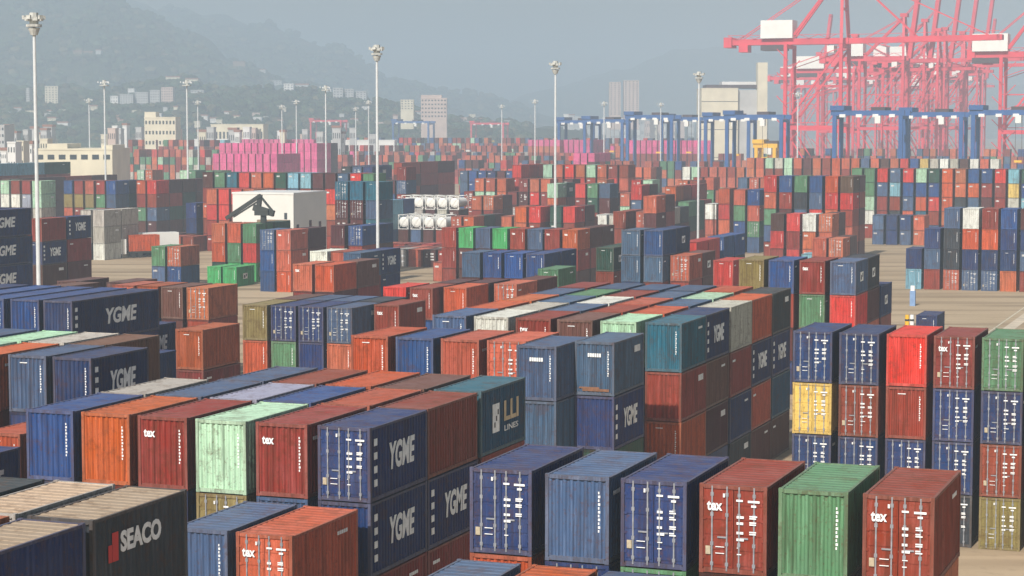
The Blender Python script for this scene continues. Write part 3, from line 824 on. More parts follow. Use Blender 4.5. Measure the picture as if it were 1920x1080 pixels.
g110 1 1 -100.97 410.41 6.06 a,k,k,E
g110 1 2 -100.94 416.7 6.06 k,k,E,r
g111 0 0 -94.04 389.3 6.06 -R,P,e,g,r
g111 1 0 -91 389.25 6.06 -b,-r,k,R,r
g111 2 0 -88.03 389.33 6.06 -e,-a,g,P,r
g111 3 0 -85.06 389.24 6.06 -b,-g,R,r,k
g111 4 0 -82 389.34 6.06 -o,-R,P,k,r
g111 5 0 -79.03 389.21 6.06 -B,-R,r,P,r
g111 5 1 -79 395.67 6.06 k,r,k,r,k
g112 0 0 -94.49 396.38 6.06 P,r,k,r
g112 1 0 -91.48 396.27 6.06 g,a,R,r
g112 2 0 -88.53 396.25 6.06 k,R,R,r
g112 3 0 -85.51 396.29 6.06 g,k,E,r
g112 3 1 -85.53 402.59 6.06 k,k,r,k
g113 0 0 -87.56 367.81 6.06 -k,-R,r
g113 1 0 -84.58 367.88 6.06 -R,-r,R
g113 2 0 -81.56 367.71 6.06 -w,P,P
g113 3 0 -78.58 367.84 6.06 -P*,P,r
g113 3 1 -78.59 374.19 6.06 k,k,k
g114 0 0 -78.53 353.28 6.06 c
g114 1 0 -75.57 353.33 6.06 P*
g114 1 1 -75.58 359.62 6.06 k
g115 0 0 -75.19 346.7 6.06 -P,P
g115 1 0 -72.3 346.72 6.06 -P*,P
g115 1 1 -72.29 353.14 6.06 k,k
g116 0 0 -92.55 468.42 6.06 e,e,e,t,E
g116 1 0 -89.64 468.38 6.06 e,e,m,w,r
g116 2 0 -86.64 468.37 6.06 R,g,r,r,B
g116 3 0 -83.74 468.38 6.06 g,c,r,a,k
g116 4 0 -80.76 468.5 6.06 R,b,g,P,n
g116 5 0 -77.8 468.49 6.06 m,b,o,t,g
g116 6 0 -74.89 468.35 6.06 E,b,R,r,g
g116 7 0 -71.89 468.41 6.06 o,o,o,P,r
g116 8 0 -68.94 468.41 6.06 P,P,a,g,r
g116 9 0 -66.03 468.4 6.06 b,o,g,a,g
g116 10 0 -63.09 468.51 6.06 b,r,k,g,r
g116 11 0 -60.1 468.41 6.06 R,r,r,k,k
g116 12 0 -57.16 468.42 6.06 c,y,s,s,s
g116 13 0 -54.24 468.51 6.06 E,b,c,g,g
g116 14 0 -51.25 468.52 6.06 b,b,R,r,r
g116 15 0 -48.31 468.46 6.06 g,b,R,o,o
g116 16 0 -45.38 468.36 6.06 r,r,r,k,k
g116 17 0 -42.38 468.5 6.06 b,g,r,r,r
g117 0 0 -82.8 442.78 6.06 g,g
g117 1 0 -79.81 442.67 6.06 n,n
g117 2 0 -76.88 442.79 6.06 n,g
g117 3 0 -73.94 442.79 6.06 P,P
g118 0 0 -153.93 614.01 6.06 P,P,P,r,r
g118 1 0 -150.95 613.98 6.06 P,P,P,r,r
g118 2 0 -148.03 614.1 6.06 m,r,r,r,r
g118 3 0 -145.07 614.08 6.06 s,r,r,r,r
g118 4 0 -142.13 613.97 6.06 m,m,r,r,r
g118 5 0 -139.17 613.97 6.06 P,r,r,r,r
g118 6 0 -136.18 613.99 6.06 k,k,r,r,r
g118 7 0 -133.26 613.96 6.06 P,P,r,r,r
g118 8 0 -130.31 614.01 6.06 r,r,r,r,r
g118 9 0 -127.37 613.95 6.06 o,o,r,r,r
g118 10 0 -124.44 614.09 6.06 P,r,r,r,r
g118 11 0 -121.47 613.98 6.06 o,o,r,r,r
g118 12 0 -118.54 613.99 6.06 g,P,r,r,r
g118 13 0 -115.58 613.95 6.06 P,g,r,r,r
g118 14 0 -112.6 614 6.06 k,r,r,r,r
g118 15 0 -109.69 614.07 6.06 P,r,r,r,r
g118 16 0 -106.74 613.99 6.06 R,r,r,r,r
g118 17 0 -103.74 613.96 6.06 b,y,r,r,r
g118 18 0 -100.82 614.09 6.06 y,y,r,r,r
g118 19 0 -97.84 613.97 6.06 s,m,r,r,r
g118 20 0 -94.92 614.07 6.06 w,w,r,r,r
g118 21 0 -91.97 614.11 6.06 s,k,r,r,r
g118 22 0 -89.04 614.11 6.06 k,k,r,r,r
g118 23 0 -86.06 613.98 6.06 w,P,r,r,r
g118 24 0 -83.12 613.96 6.06 P,r,r,r,r
g118 25 0 -80.15 613.99 6.06 w,s,r,r,r
g119 0 0 -206.03 618.38 6.06 P,P,P,r
g119 1 0 -203.12 618.32 6.06 P,P,P,r
g119 2 0 -200.15 618.31 6.06 P,P,P,r
g119 3 0 -197.18 618.29 6.06 P,P,P,r
g119 4 0 -194.26 618.37 6.06 P,r,r,r
g119 5 0 -191.32 618.41 6.06 P,k,r,r
g119 6 0 -188.37 618.39 6.06 P,P,r,r
g119 6 1 -188.35 624.69 6.06 k,k,k,k
g120 0 0 -178.5 628.66 6.06 w,w,r,r
g120 1 0 -175.57 628.8 6.06 m,m,r,r
g120 2 0 -172.61 628.77 6.06 r,P,m,k
g120 3 0 -169.67 628.75 6.06 P,P,b,b
g120 4 0 -166.71 628.74 6.06 P,P,m,b
g120 5 0 -163.76 628.66 6.06 r,P,g,m
g120 6 0 -160.81 628.69 6.06 P,P,b,b
g120 7 0 -157.87 628.78 6.06 g,g,b,b
g120 8 0 -154.91 628.72 6.06 a,a,g,r
g121 0 0 -139.33 500.68 6.06 r*,P*,r*,r
g121 1 0 -136.41 500.79 6.06 P,e,r,r*
g121 2 0 -133.56 500.81 6.06 P,r*,P
g121 3 0 -130.65 500.66 6.06 r*,k*,P
g121 4 0 -127.72 500.69 6.06 g,r,r*,P
g121 5 0 -124.8 500.76 6.06 P*,r,P*,k*
g121 6 0 -121.97 500.76 6.06 P,g*,g*,r
g121 7 0 -119.07 500.77 6.06 P*,P*,P,e
g121 8 0 -116.15 500.8 6.06 P*,R,g,e*
g121 9 0 -113.21 500.72 6.06 r,P*,r*
g121 10 0 -110.34 500.66 6.06 P*,r,P*,r
g121 11 0 -107.46 500.73 6.06 e*,P
g121 12 0 -104.53 500.66 6.06 r*,P*,P*
g121 13 0 -101.66 500.74 6.06 r*,r*,r*,P*
g121 14 0 -98.73 500.82 6.06 g*,g,P
g122 0 0 -189.73 470.05 6.06 r*,r*,P
g122 1 0 -186.81 470.06 6.06 P,m,r,r*
g122 2 0 -183.95 470.13 6.06 P,m,P*,r
g122 3 0 -180.98 470.16 6.06 P,P*,r*,m
g122 4 0 -178.13 470.05 6.06 r,k*,P
g122 5 0 -175.2 470.05 6.06 r*,k*,r*,P
g122 6 0 -172.34 470.15 6.06 P,R,k*,m
g122 7 0 -169.41 470.03 6.06 P,r,m,P
g122 8 0 -166.52 470.11 6.06 r,m,r*
g122 9 0 -163.59 470 6.06 k,P,r,m*
g122 10 0 -160.74 470.01 6.06 P,P*
g122 11 0 -157.84 470.12 6.06 P,R,k*
g122 12 0 -154.91 470.08 6.06 P*,r*,P*,P
g122 13 0 -152.05 470.15 6.06 k*,P,m
g122 14 0 -149.09 470.09 6.06 P,m,P*
g122 15 0 -146.24 470.09 6.06 R*,r*,R*,r
g122 16 0 -143.33 470.01 6.06 m,r,r*,m
g122 17 0 -140.4 470.07 6.06 k,P*,k*
g122 18 0 -137.49 470.09 6.06 r,r*,m*
g122 19 0 -134.61 470.06 6.06 P*,r*,m*,k
g122 20 0 -131.73 470.14 6.06 r,r*,r*,P*
g123 0 0 -297.98 732.93 6.06 b,r*,e*,r*
g123 1 0 -295.07 732.89 6.06 k,P,P,P
g123 2 0 -292.19 732.82 6.06 k,g*,r*,b*
g123 3 0 -289.26 732.9 6.06 P*,P*,k*
g123 4 0 -286.4 732.76 6.06 r,g*,P
g123 5 0 -283.48 732.93 6.06 g,e,P
g123 6 0 -280.57 732.79 6.06 R,P*,P,g
g123 7 0 -277.65 732.91 6.06 R,P,k
g123 8 0 -274.78 732.91 6.06 r*,g*
g123 9 0 -271.88 732.81 6.06 g,P,P*,g*
g123 10 0 -269.01 732.86 6.06 r*,g,r*,r*
g123 11 0 -266.06 732.8 6.06 k,k*,g*
g123 12 0 -263.19 732.93 6.06 r,r*,R,b*
g123 13 0 -260.29 732.82 6.06 r,P*,g*,r
g123 14 0 -257.35 732.79 6.06 g*,r*,P*,b
g123 15 0 -254.44 732.81 6.06 r,P,P*,P*
g123 16 0 -251.61 732.79 6.06 g*,P*,k*,g*
g123 17 0 -248.64 732.76 6.06 r,R,r
g123 18 0 -245.78 732.8 6.06 r,P,r*,P
g123 19 0 -242.9 732.84 6.06 P*,r,r,g
g123 20 0 -239.97 732.91 6.06 g,k,b,P
g123 21 0 -237.09 732.79 6.06 P*,P,r,r*
g123 22 0 -234.19 732.81 6.06 r*,P*,P*,P*
g123 23 0 -231.24 732.91 6.06 P*,r*,k*,r
g123 24 0 -228.39 732.83 6.06 r,g,r*
g123 25 0 -225.46 732.89 6.06 r,g,P
g123 26 0 -222.55 732.76 6.06 P*,g*,P*,r
g123 27 0 -219.68 732.87 6.06 r*,e*,r*,k
g123 28 0 -216.78 732.85 6.06 e*,P,g*,P*
g123 29 0 -213.85 732.82 6.06 e*,e,P,g*
g123 30 0 -210.98 732.85 6.06 b*,r,P*,P
g123 31 0 -208.09 732.82 6.06 b*,P*,P*
g123 32 0 -205.19 732.82 6.06 g*,r,P*,P*
g123 33 0 -202.26 732.84 6.06 r,R,r,k*
g123 34 0 -199.38 732.8 6.06 k*,R*
g123 35 0 -196.49 732.86 6.06 r*,r,P*,g*
g123 36 0 -193.59 732.8 6.06 r,P*,b
g123 37 0 -190.7 732.83 6.06 R*,e*,g
g123 38 0 -187.76 732.82 6.06 r*,r*,g*
g123 39 0 -184.89 732.83 6.06 e,g
g123 40 0 -181.94 732.91 6.06 e*,P,k,P*
g123 41 0 -179.09 732.85 6.06 r,P*,g*
g123 42 0 -176.16 732.83 6.06 r,g,r*
g123 43 0 -173.28 732.85 6.06 b,g,P
g123 44 0 -170.38 732.76 6.06 g*,P*,R*
g123 45 0 -167.46 732.78 6.06 r,e,P*
g123 46 0 -164.61 732.89 6.06 e*,r,P*,r
g123 47 0 -161.67 732.89 6.06 b,r,b,k*
g123 48 0 -158.8 732.93 6.06 P*,P*,P*,r*
g123 49 0 -155.87 732.81 6.06 r*,g,P*
g123 50 0 -153 732.82 6.06 r*,P,P,r*
g124 0 0 -416.95 854.75 6.06 P,b*,e,r
g124 1 0 -414.02 854.75 6.06 r*,P,r*,r
g124 2 0 -411.11 854.62 6.06 g*,m*,r*,P
g124 3 0 -408.24 854.76 6.06 P*,r,k*,m
g124 4 0 -405.35 854.7 6.06 r*,P*,P,P
g124 5 0 -402.43 854.73 6.06 P*,r*
g124 6 0 -399.53 854.66 6.06 r,r,b*,r*
g124 7 0 -396.62 854.64 6.06 P*,P,e*
g124 8 0 -393.71 854.79 6.06 r,r,r,b
g124 9 0 -390.8 854.65 6.06 k,P,e*
g124 10 0 -387.91 854.63 6.06 r,r,r,r
g124 11 0 -385.01 854.79 6.06 P,k*,g,m
g124 12 0 -382.15 854.78 6.06 e*,P,r
g124 13 0 -379.2 854.73 6.06 P*,P,r,g
g124 14 0 -376.28 854.75 6.06 b,b*,P
g124 15 0 -373.44 854.72 6.06 P*,P*,k*,b
g124 16 0 -370.53 854.74 6.06 e,m,e*
g124 17 0 -367.59 854.75 6.06 e,P*,r,r*
g124 18 0 -364.71 854.77 6.06 P*,R*,R*
g124 19 0 -361.78 854.65 6.06 g*,e,e*,r
g124 20 0 -358.89 854.7 6.06 e*,m,g,P*
g124 21 0 -356.02 854.7 6.06 P*,g,P,m*
g124 22 0 -353.11 854.76 6.06 r,P*,k*,P*
g124 23 0 -350.18 854.68 6.06 r*,R*
g124 24 0 -347.32 854.78 6.06 r,R,r
g124 25 0 -344.45 854.66 6.06 P*,r*,P*,e
g124 26 0 -341.52 854.67 6.06 P*,P*,R,b*
g124 27 0 -338.63 854.79 6.06 P,R*,e,m
g124 28 0 -335.68 854.7 6.06 r*,P,P*
g124 29 0 -332.84 854.72 6.06 P,e,e*,P*
g124 30 0 -329.92 854.79 6.06 P*,g,b,P
g124 31 0 -327.04 854.76 6.06 P,e,e,e*
g124 32 0 -324.1 854.68 6.06 k*,e*,r*,m*
g124 33 0 -321.24 854.66 6.06 R*,R*,P,r*
g124 34 0 -318.32 854.69 6.06 k*,P,P*,e
g124 35 0 -315.43 854.68 6.06 R*,r*,m
g124 36 0 -312.55 854.76 6.06 e*,P*,r,r*
g124 37 0 -309.59 854.74 6.06 e,k,R*
g124 38 0 -306.69 854.75 6.06 g*,R*,g*,k
g124 39 0 -303.81 854.71 6.06 e,r*,P*
g124 40 0 -300.95 854.61 6.06 r*,R,P,P
g124 41 0 -298 854.75 6.06 r*,P*,e
g124 42 0 -295.11 854.77 6.06 R*,P*,r,e
g124 43 0 -292.23 854.71 6.06 P*,r,r*,r
g124 44 0 -289.32 854.75 6.06 m*,P*,P
g125 0 0 -479.92 983.98 6.06 r,R,P,r,r
g125 1 0 -477.02 983.92 6.06 r,g*,P,p,s
g125 2 0 -474.1 984.01 6.06 r,P,g,R,P
g125 3 0 -471.21 984 6.06 P,e*,R,r,k*
g125 4 0 -468.34 983.98 6.06 r*,r,P,P,r
g125 5 0 -465.43 983.9 6.06 e,s*,r,P
g125 6 0 -462.55 983.97 6.06 r*,p*,r,r,r
g125 7 0 -459.59 983.93 6.06 P,e*,P,P*
g125 8 0 -456.69 983.85 6.06 R,k*,k*,g*,r
g125 9 0 -453.82 983.85 6.06 r*,g,r*,P,r
g125 10 0 -450.89 983.91 6.06 g*,P,p
g125 11 0 -448.04 983.86 6.06 r*,P,r*,r*
g125 12 0 -445.12 983.87 6.06 k*,k*,R,g*,r
g125 13 0 -442.2 983.89 6.06 P,P,R*,P,P
g125 14 0 -439.35 983.86 6.06 r*,P*,k,P*
g125 15 0 -436.42 983.97 6.06 k*,r*,g*,r,R
g125 16 0 -433.54 983.89 6.06 P*,P,r,P
g125 17 0 -430.6 983.97 6.06 e*,k,P*,r,R*
g125 18 0 -427.7 983.95 6.06 r,P*,r*,P*,P
g125 19 0 -424.84 983.99 6.06 P*,P,r,k*,R
g125 20 0 -421.94 983.88 6.06 r*,P,s*,r
g125 21 0 -419.04 983.92 6.06 P,e,s*,s
g125 22 0 -416.14 983.95 6.06 s,R,s*,k
g125 23 0 -413.22 983.86 6.06 r,P*,p*,r*
g125 24 0 -410.31 983.86 6.06 r*,r*,r,g,r
g125 25 0 -407.41 983.91 6.06 r,s*,p*,P,p*
g125 26 0 -404.54 983.9 6.06 P,r*,s*,k,r*
g125 27 0 -401.6 983.86 6.06 r*,P*,P*,g
g125 28 0 -398.69 983.92 6.06 k,r*,P*,r
g125 29 0 -395.83 984.02 6.06 r*,g,P*,r
g125 30 0 -392.95 984.02 6.06 r,s*,s,r,s
g125 31 0 -390.03 983.99 6.06 P,g,g,g*,r*
g125 32 0 -387.1 983.89 6.06 r,P*,s*,P*,r
g125 33 0 -384.23 983.92 6.06 P,g,k,g,P*
g125 34 0 -381.29 983.89 6.06 r,P*,r,g,r*
g125 35 0 -378.45 983.98 6.06 k,g,R*,r*
g125 36 0 -375.53 983.97 6.06 P,g,P*,k*,r*
g125 37 0 -372.63 983.94 6.06 P,s,g,p*
g125 38 0 -369.73 983.99 6.06 k*,g,g,r*,R
g125 39 0 -366.79 983.89 6.06 P*,s*,P,r*,r
g125 40 0 -363.91 984.01 6.06 g,s*,g*,P*,g
g125 41 0 -360.99 983.97 6.06 k*,P,e,r
g125 42 0 -358.13 984 6.06 P,P*,P,r*,P
g125 43 0 -355.25 983.85 6.06 k,r,k,k*,r
g125 44 0 -352.35 983.86 6.06 P,P*,g,P*,e*
g125 45 0 -349.4 984.01 6.06 g,P*,k*,P
g125 46 0 -346.51 983.97 6.06 P,g*,s,r,P*
g125 47 0 -343.62 983.98 6.06 r*,P*,r,P,p*
g125 48 0 -340.69 983.89 6.06 P*,g,r,r
g125 49 0 -337.79 983.93 6.06 P*,g,r,r,e
g125 50 0 -334.91 983.97 6.06 r,r*,P,k,r*
g125 51 0 -332 984 6.06 e*,g*,P*,P*,P*
g125 52 0 -329.11 983.88 6.06 r*,r,g
g125 55 0 -320.42 983.91 6.06 P,P*,g*,P*
g125 56 0 -317.49 983.94 6.06 p*,s*,P*,g,r*
g125 57 0 -314.65 984.02 6.06 P,P,p,e,g*
g125 58 0 -311.71 983.88 6.06 r,P*,P,P*,k*
g125 59 0 -308.84 983.88 6.06 g*,P,r*,r,P*
g125 60 0 -305.92 984.02 6.06 e*,R,P,s,g
g125 61 0 -303.05 983.94 6.06 P*,g,g,g
g125 62 0 -300.09 984 6.06 P,P,P*,r*,P*
g125 63 0 -297.23 983.96 6.06 R*,e,r,g
g125 64 0 -294.29 983.97 6.06 P,P*,P*,R*,e
g125 65 0 -291.43 983.98 6.06 P*,k*,P,p*,s*
g125 66 0 -288.5 984.01 6.06 r*,P,P,r*,r
g125 67 0 -285.64 983.86 6.06 P*,P,p*,e*,R*
g125 68 0 -282.71 984.01 6.06 s*,P*,P,P*,p*
g125 69 0 -279.85 984.02 6.06 r,r*,P,P*
g125 70 0 -276.91 983.93 6.06 P*,P,e*,r,P
g125 71 0 -274.03 984.02 6.06 g,R,g,g*,g
g125 72 0 -271.12 983.98 6.06 r,R,k,r*,P
g125 73 0 -268.24 983.85 6.06 r*,P,P,p
g126 0 0 -541.82 891.99 6.06 r,r,e*,k*,P*,P
g126 1 0 -538.91 891.88 6.06 e*,P*,P*,r*,R*
g126 2 0 -536.01 891.9 6.06 P,r,P,r,k*,P*
g126 3 0 -533.14 891.98 6.06 k*,P*,g,r,r*
g126 4 0 -530.22 891.96 6.06 c*,r*,P,g,g*
g126 5 0 -527.3 891.92 6.06 k,k,P*,g,P,P
g126 6 0 -524.4 892 6.06 r*,P*,P,k*,g*
g126 7 0 -521.54 891.9 6.06 e*,r*,R*,P*,R,P*
g126 8 0 -518.63 891.94 6.06 P*,r,r,r,P*,r
g126 9 0 -515.74 891.9 6.06 P,P,R,r,r*
g126 10 0 -512.78 891.92 6.06 P,e,P,P,P,r
g126 11 0 -509.92 891.98 6.06 P,r,P,r*,g,k
g126 12 0 -506.98 891.93 6.06 r*,P*,r*,r,P
g126 13 0 -504.08 891.99 6.06 g,r,R*,P,r*
g126 14 0 -501.18 891.96 6.06 k*,P,e,c,r,P*
g126 15 0 -498.34 891.97 6.06 P,e*,r,e*
g126 16 0 -495.39 891.92 6.06 r,k*,r*,c,R,e*
g126 17 0 -492.52 891.99 6.06 P*,P*,P,r,P*
g126 18 0 -489.59 891.95 6.06 c*,e*,P,P,P*,P
g127 0 0 -513.46 1066.79 6.06 r*,r*,e*,P*
g127 1 0 -510.57 1066.73 6.06 P*,P*,r,P*
g127 2 0 -507.68 1066.8 6.06 r,k,k
g127 3 0 -504.79 1066.8 6.06 r*,e*,r
g127 4 0 -501.88 1066.78 6.06 g,k,e,P*
g127 5 0 -498.95 1066.67 6.06 e,r,r
g127 6 0 -496.11 1066.72 6.06 P,g,g*,P
g127 7 0 -493.17 1066.75 6.06 r*,r*,P*,k
g127 8 0 -490.28 1066.69 6.06 P,r,P,P
g127 9 0 -487.35 1066.67 6.06 P*,g*,r,P*
g127 10 0 -484.51 1066.76 6.06 P,r*,w
g127 11 0 -481.55 1066.8 6.06 r*,P*,P*,P
g127 12 0 -478.7 1066.79 6.06 P,P,P,P
g127 13 0 -475.81 1066.72 6.06 e,P*,r*
g127 14 0 -472.88 1066.63 6.06 r,r,r,r*
g127 15 0 -470 1066.64 6.06 r*,r*,r,r
g127 16 0 -467.09 1066.72 6.06 r,r,P,R*
g127 17 0 -464.17 1066.69 6.06 P*,R*,P*,r
g127 18 0 -461.31 1066.7 6.06 P*,P,r,w
g127 19 0 -458.36 1066.77 6.06 P,k,P,P*
g127 20 0 -455.51 1066.75 6.06 r*,g*
g127 21 0 -452.62 1066.79 6.06 r,g*,P,r
g127 22 0 -449.68 1066.68 6.06 k*,r*,g*
g127 23 0 -446.81 1066.7 6.06 P*,P,P
g127 24 0 -443.92 1066.66 6.06 P,r*,P
g127 25 0 -441.01 1066.79 6.06 e*,P,e*,P
g127 26 0 -438.12 1066.7 6.06 g,P,e,R
g127 27 0 -435.21 1066.68 6.06 r,e*,k,P*
g127 28 0 -432.29 1066.77 6.06 P*,r,r
g127 29 0 -429.42 1066.76 6.06 w,g,g*,P
g127 30 0 -426.51 1066.69 6.06 g,r,r*,P*
g127 31 0 -423.55 1066.68 6.06 P*,g
g127 32 0 -420.7 1066.66 6.06 P*,P*,k
g127 33 0 -417.78 1066.74 6.06 P,r*,g,r*
g127 34 0 -414.9 1066.76 6.06 P*,R*,P*
g127 35 0 -412 1066.79 6.06 P*,P*,P*,w
g127 36 0 -409.06 1066.71 6.06 P,P*,w*
g127 37 0 -406.17 1066.71 6.06 P*,P,w,R*
g127 38 0 -403.27 1066.75 6.06 g*,P,P
g127 39 0 -400.4 1066.7 6.06 r*,R,k*,r
g127 40 0 -397.47 1066.76 6.06 P*,P*,r*,r
g127 41 0 -394.57 1066.79 6.06 w*,w*,P*
g127 42 0 -391.71 1066.65 6.06 g,P,k*
g128 0 0 -436.82 957.84 6.06 k,r,P
g128 1 0 -433.93 957.89 6.06 k,r
g128 2 0 -431.02 957.89 6.06 b,k
g128 3 0 -428.13 957.85 6.06 r,g*,P,r
g128 4 0 -425.25 957.87 6.06 P*,P,b*,r
g128 5 0 -422.3 957.78 6.06 P*,P*,b*
g128 6 0 -419.4 957.82 6.06 r,P*,r,e*
g128 7 0 -416.55 957.76 6.06 b*,b*,o,P*
g128 8 0 -413.64 957.8 6.06 R,P*,k*,r
g128 9 0 -410.71 957.78 6.06 r*,P*,r*,e*
g128 10 0 -407.81 957.89 6.06 g*,r*,P
g128 11 0 -404.91 957.85 6.06 P,e
g128 12 0 -402 957.86 6.06 b*,g,r,g
g128 13 0 -399.12 957.77 6.06 r*,R*,P,k
g128 14 0 -396.24 957.84 6.06 r*,o
g128 15 0 -393.35 957.91 6.06 r*,P,g,e
g128 16 0 -390.39 957.77 6.06 P*,r*,P
g128 17 0 -387.5 957.77 6.06 r,P,r,P*
g128 18 0 -384.64 957.75 6.06 o,P,e*
g128 19 0 -381.74 957.78 6.06 g,r,r*,r*
g128 20 0 -378.8 957.88 6.06 r,P,g*
g128 21 0 -375.92 957.91 6.06 R,e*,P*
g128 22 0 -373.01 957.84 6.06 o*,k*,g,P
g128 23 0 -370.12 957.84 6.06 r,P*,g
g128 24 0 -367.25 957.85 6.06 k,o,e*,r
g128 25 0 -364.31 957.86 6.06 e,R*,g,g
g128 26 0 -361.44 957.86 6.06 e,e*,k,P
g128 27 0 -358.48 957.79 6.06 P,R*,r,b*
g128 35 0 -335.34 957.91 6.06 P*,R*,P,k*
g128 36 0 -332.44 957.79 6.06 r,r*,P,b*
g128 37 0 -329.49 957.82 6.06 P,r*,e,R*
g128 38 0 -326.65 957.82 6.06 r,P,P,r
g128 39 0 -323.74 957.89 6.06 g*,P,g
g128 40 0 -320.81 957.92 6.06 g*,P,r*,P
g128 41 0 -317.91 957.87 6.06 P*,e,g
g128 42 0 -315.03 957.84 6.06 e*,P,o*,r*
g128 43 0 -312.15 957.83 6.06 e*,P,g*,r*
g128 44 0 -309.19 957.79 6.06 r,P,P*
g128 45 0 -306.29 957.77 6.06 P,R*,k
g128 46 0 -303.43 957.88 6.06 k*,g,r*
g128 47 0 -300.53 957.82 6.06 P*,R*,R
g128 48 0 -297.63 957.76 6.06 g*,P,r,k*
g128 49 0 -294.69 957.79 6.06 b*,g*,P,k
g128 50 0 -291.85 957.9 6.06 r*,g,P,r*
g128 51 0 -288.88 957.79 6.06 P*,r*,r*,r*
g128 52 0 -286.02 957.82 6.06 R,r,R*,r
g128 53 0 -283.11 957.82 6.06 g,r*,e,P*
g128 54 0 -280.21 957.74 6.06 r,o,R
g128 55 0 -277.29 957.82 6.06 P*,k
g128 56 0 -274.45 957.92 6.06 g*,r*,g,P
g128 57 0 -271.55 957.79 6.06 P*,g*,b*
g128 58 0 -268.62 957.84 6.06 r,r,P
g128 59 0 -265.74 957.83 6.06 g,g*,o,k
g128 60 0 -262.84 957.75 6.06 b,r*,g
g128 61 0 -259.92 957.89 6.06 P*,r*,e*
g128 62 0 -257.02 957.75 6.06 r*,P*,r
g128 63 0 -254.13 957.74 6.06 r,g*,o*,r*
g128 64 0 -251.21 957.74 6.06 R*,g,o*,r*
g128 65 0 -248.35 957.86 6.06 o*,r,o*
g128 66 0 -245.45 957.9 6.06 P,o,P*,R
g128 67 0 -242.53 957.88 6.06 P*,e,R
g128 68 0 -239.62 957.9 6.06 P*,e,e
g128 69 0 -236.74 957.87 6.06 P,r,P,R
g128 70 0 -233.8 957.87 6.06 g,r,b*,P
g128 71 0 -230.9 957.77 6.06 e*,r*,o,r
g128 72 0 -227.99 957.74 6.06 P*,g,P*,P*
g128 73 0 -225.12 957.75 6.06 r*,P*,r
g128 74 0 -222.19 957.77 6.06 e,r,P
g128 75 0 -219.29 957.77 6.06 b*,P,g*
g128 76 0 -216.4 957.89 6.06 b*,P,P*,P
g128 77 0 -213.5 957.74 6.06 r,e,e*,r*
g128 78 0 -210.59 957.86 6.06 k*,r,P*,k
g128 79 0 -207.74 957.91 6.06 r,R,P
g129 0 0 -216.49 902.73 6.06 P*,b*,R,r
g129 1 0 -213.59 902.71 6.06 g*,P*,k,g*,g*
g129 2 0 -210.69 902.87 6.06 g,b,P,P*
g129 3 0 -207.79 902.71 6.06 r,b*,g*,P
g129 4 0 -204.86 902.72 6.06 r,R,g*,P,P*
g129 5 0 -201.97 902.73 6.06 P,b*,P*,P*,g
g129 6 0 -199.09 902.78 6.06 k*,P,R,r*,P*
g129 7 0 -196.18 902.81 6.06 r*,R,g,r*
g129 8 0 -193.26 902.77 6.06 P*,b,r*
g129 9 0 -190.4 902.81 6.06 b*,R,r,R*,b
g129 10 0 -187.48 902.81 6.06 r*,P*,r*,b
g129 11 0 -184.56 902.75 6.06 P*,r*,b,r*,R*
g129 12 0 -181.71 902.75 6.06 r,k*,e,P
g129 13 0 -178.74 902.75 6.06 g*,P*,e*
g129 14 0 -175.9 902.86 6.06 r,g,g,b*,g
g129 15 0 -172.96 902.81 6.06 e,g*,P,P,P*
g129 16 0 -170.11 902.73 6.06 P,g*,e*,g
g129 17 0 -167.19 902.86 6.06 P,b*,g,r*,r
g129 18 0 -164.25 902.85 6.06 P,g,P*
g129 19 0 -161.39 902.78 6.06 P,r*,g*,r,g
g129 20 0 -158.51 902.76 6.06 b,g,r,R,e
g129 21 0 -155.57 902.75 6.06 P*,g*,r*,r*,b
g129 22 0 -152.7 902.78 6.06 r*,r,g,r
g129 23 0 -149.76 902.82 6.06 g*,P*,r,e*,g*
g129 24 0 -146.89 902.75 6.06 r,b,P,P*,r
g129 25 0 -143.94 902.71 6.06 P,r*,g*,P,b*
g129 26 0 -141.08 902.74 6.06 g,r,P,P
g129 27 0 -138.18 902.76 6.06 r*,b,g,b,R
g129 28 0 -135.28 902.78 6.06 P*,P*,P*,P,r*
g129 29 0 -132.35 902.76 6.06 r,g,P,P*
g129 30 0 -129.5 902.73 6.06 P*,k,P*,b
g129 31 0 -126.56 902.75 6.06 r,g*,k,P,g
g129 32 0 -123.66 902.77 6.06 r*,g,P*,r*
g129 33 0 -120.77 902.77 6.06 P,g*,b,b,g*
g129 34 0 -117.88 902.72 6.06 P*,e,g,g,R*
g129 35 0 -114.98 902.8 6.06 P,r,P,e*
g129 36 0 -112.07 902.86 6.06 r,g*,b*,R,r
g129 37 0 -109.16 902.85 6.06 P,P*,P,b
g129 38 0 -106.31 902.84 6.06 b,r,b*,r,r*
g130 0 0 -532.64 1129.05 6.06 P*,b,r*,r,g*,g
g130 1 0 -529.73 1128.92 6.06 g*,g,P*,r*,P*,P*
g130 2 0 -526.84 1129.05 6.06 g*,g,g,P*,P*,b*
g130 3 0 -523.96 1128.91 6.06 e,r*,P,m*,k*,P
g130 4 0 -521.01 1128.92 6.06 P*,r,P,r,P*,P
g130 5 0 -518.11 1129.06 6.06 R*,P,r*,e*,P*,g
g130 6 0 -515.22 1128.98 6.06 m*,r*,P,g*,R*
g130 7 0 -512.33 1128.91 6.06 g,r*,P,R*,r*,b
g130 8 0 -509.44 1129 6.06 b*,m*,g,g,g
g130 9 0 -506.54 1129.03 6.06 g,r,r,g,R*
g130 10 0 -503.65 1128.9 6.06 g*,R*,k*,b*,e*
g130 11 0 -500.77 1128.99 6.06 g,m,g,r*,P,g
g130 12 0 -497.83 1129.07 6.06 R,g*,g*,P,r,b*
g130 13 0 -494.9 1129.07 6.06 r,P,g*,g*,r,P*
g130 14 0 -492.07 1129 6.06 R*,r*,g,e*,r*,P
g130 15 0 -489.16 1129.03 6.06 b,g,P*,r,P*
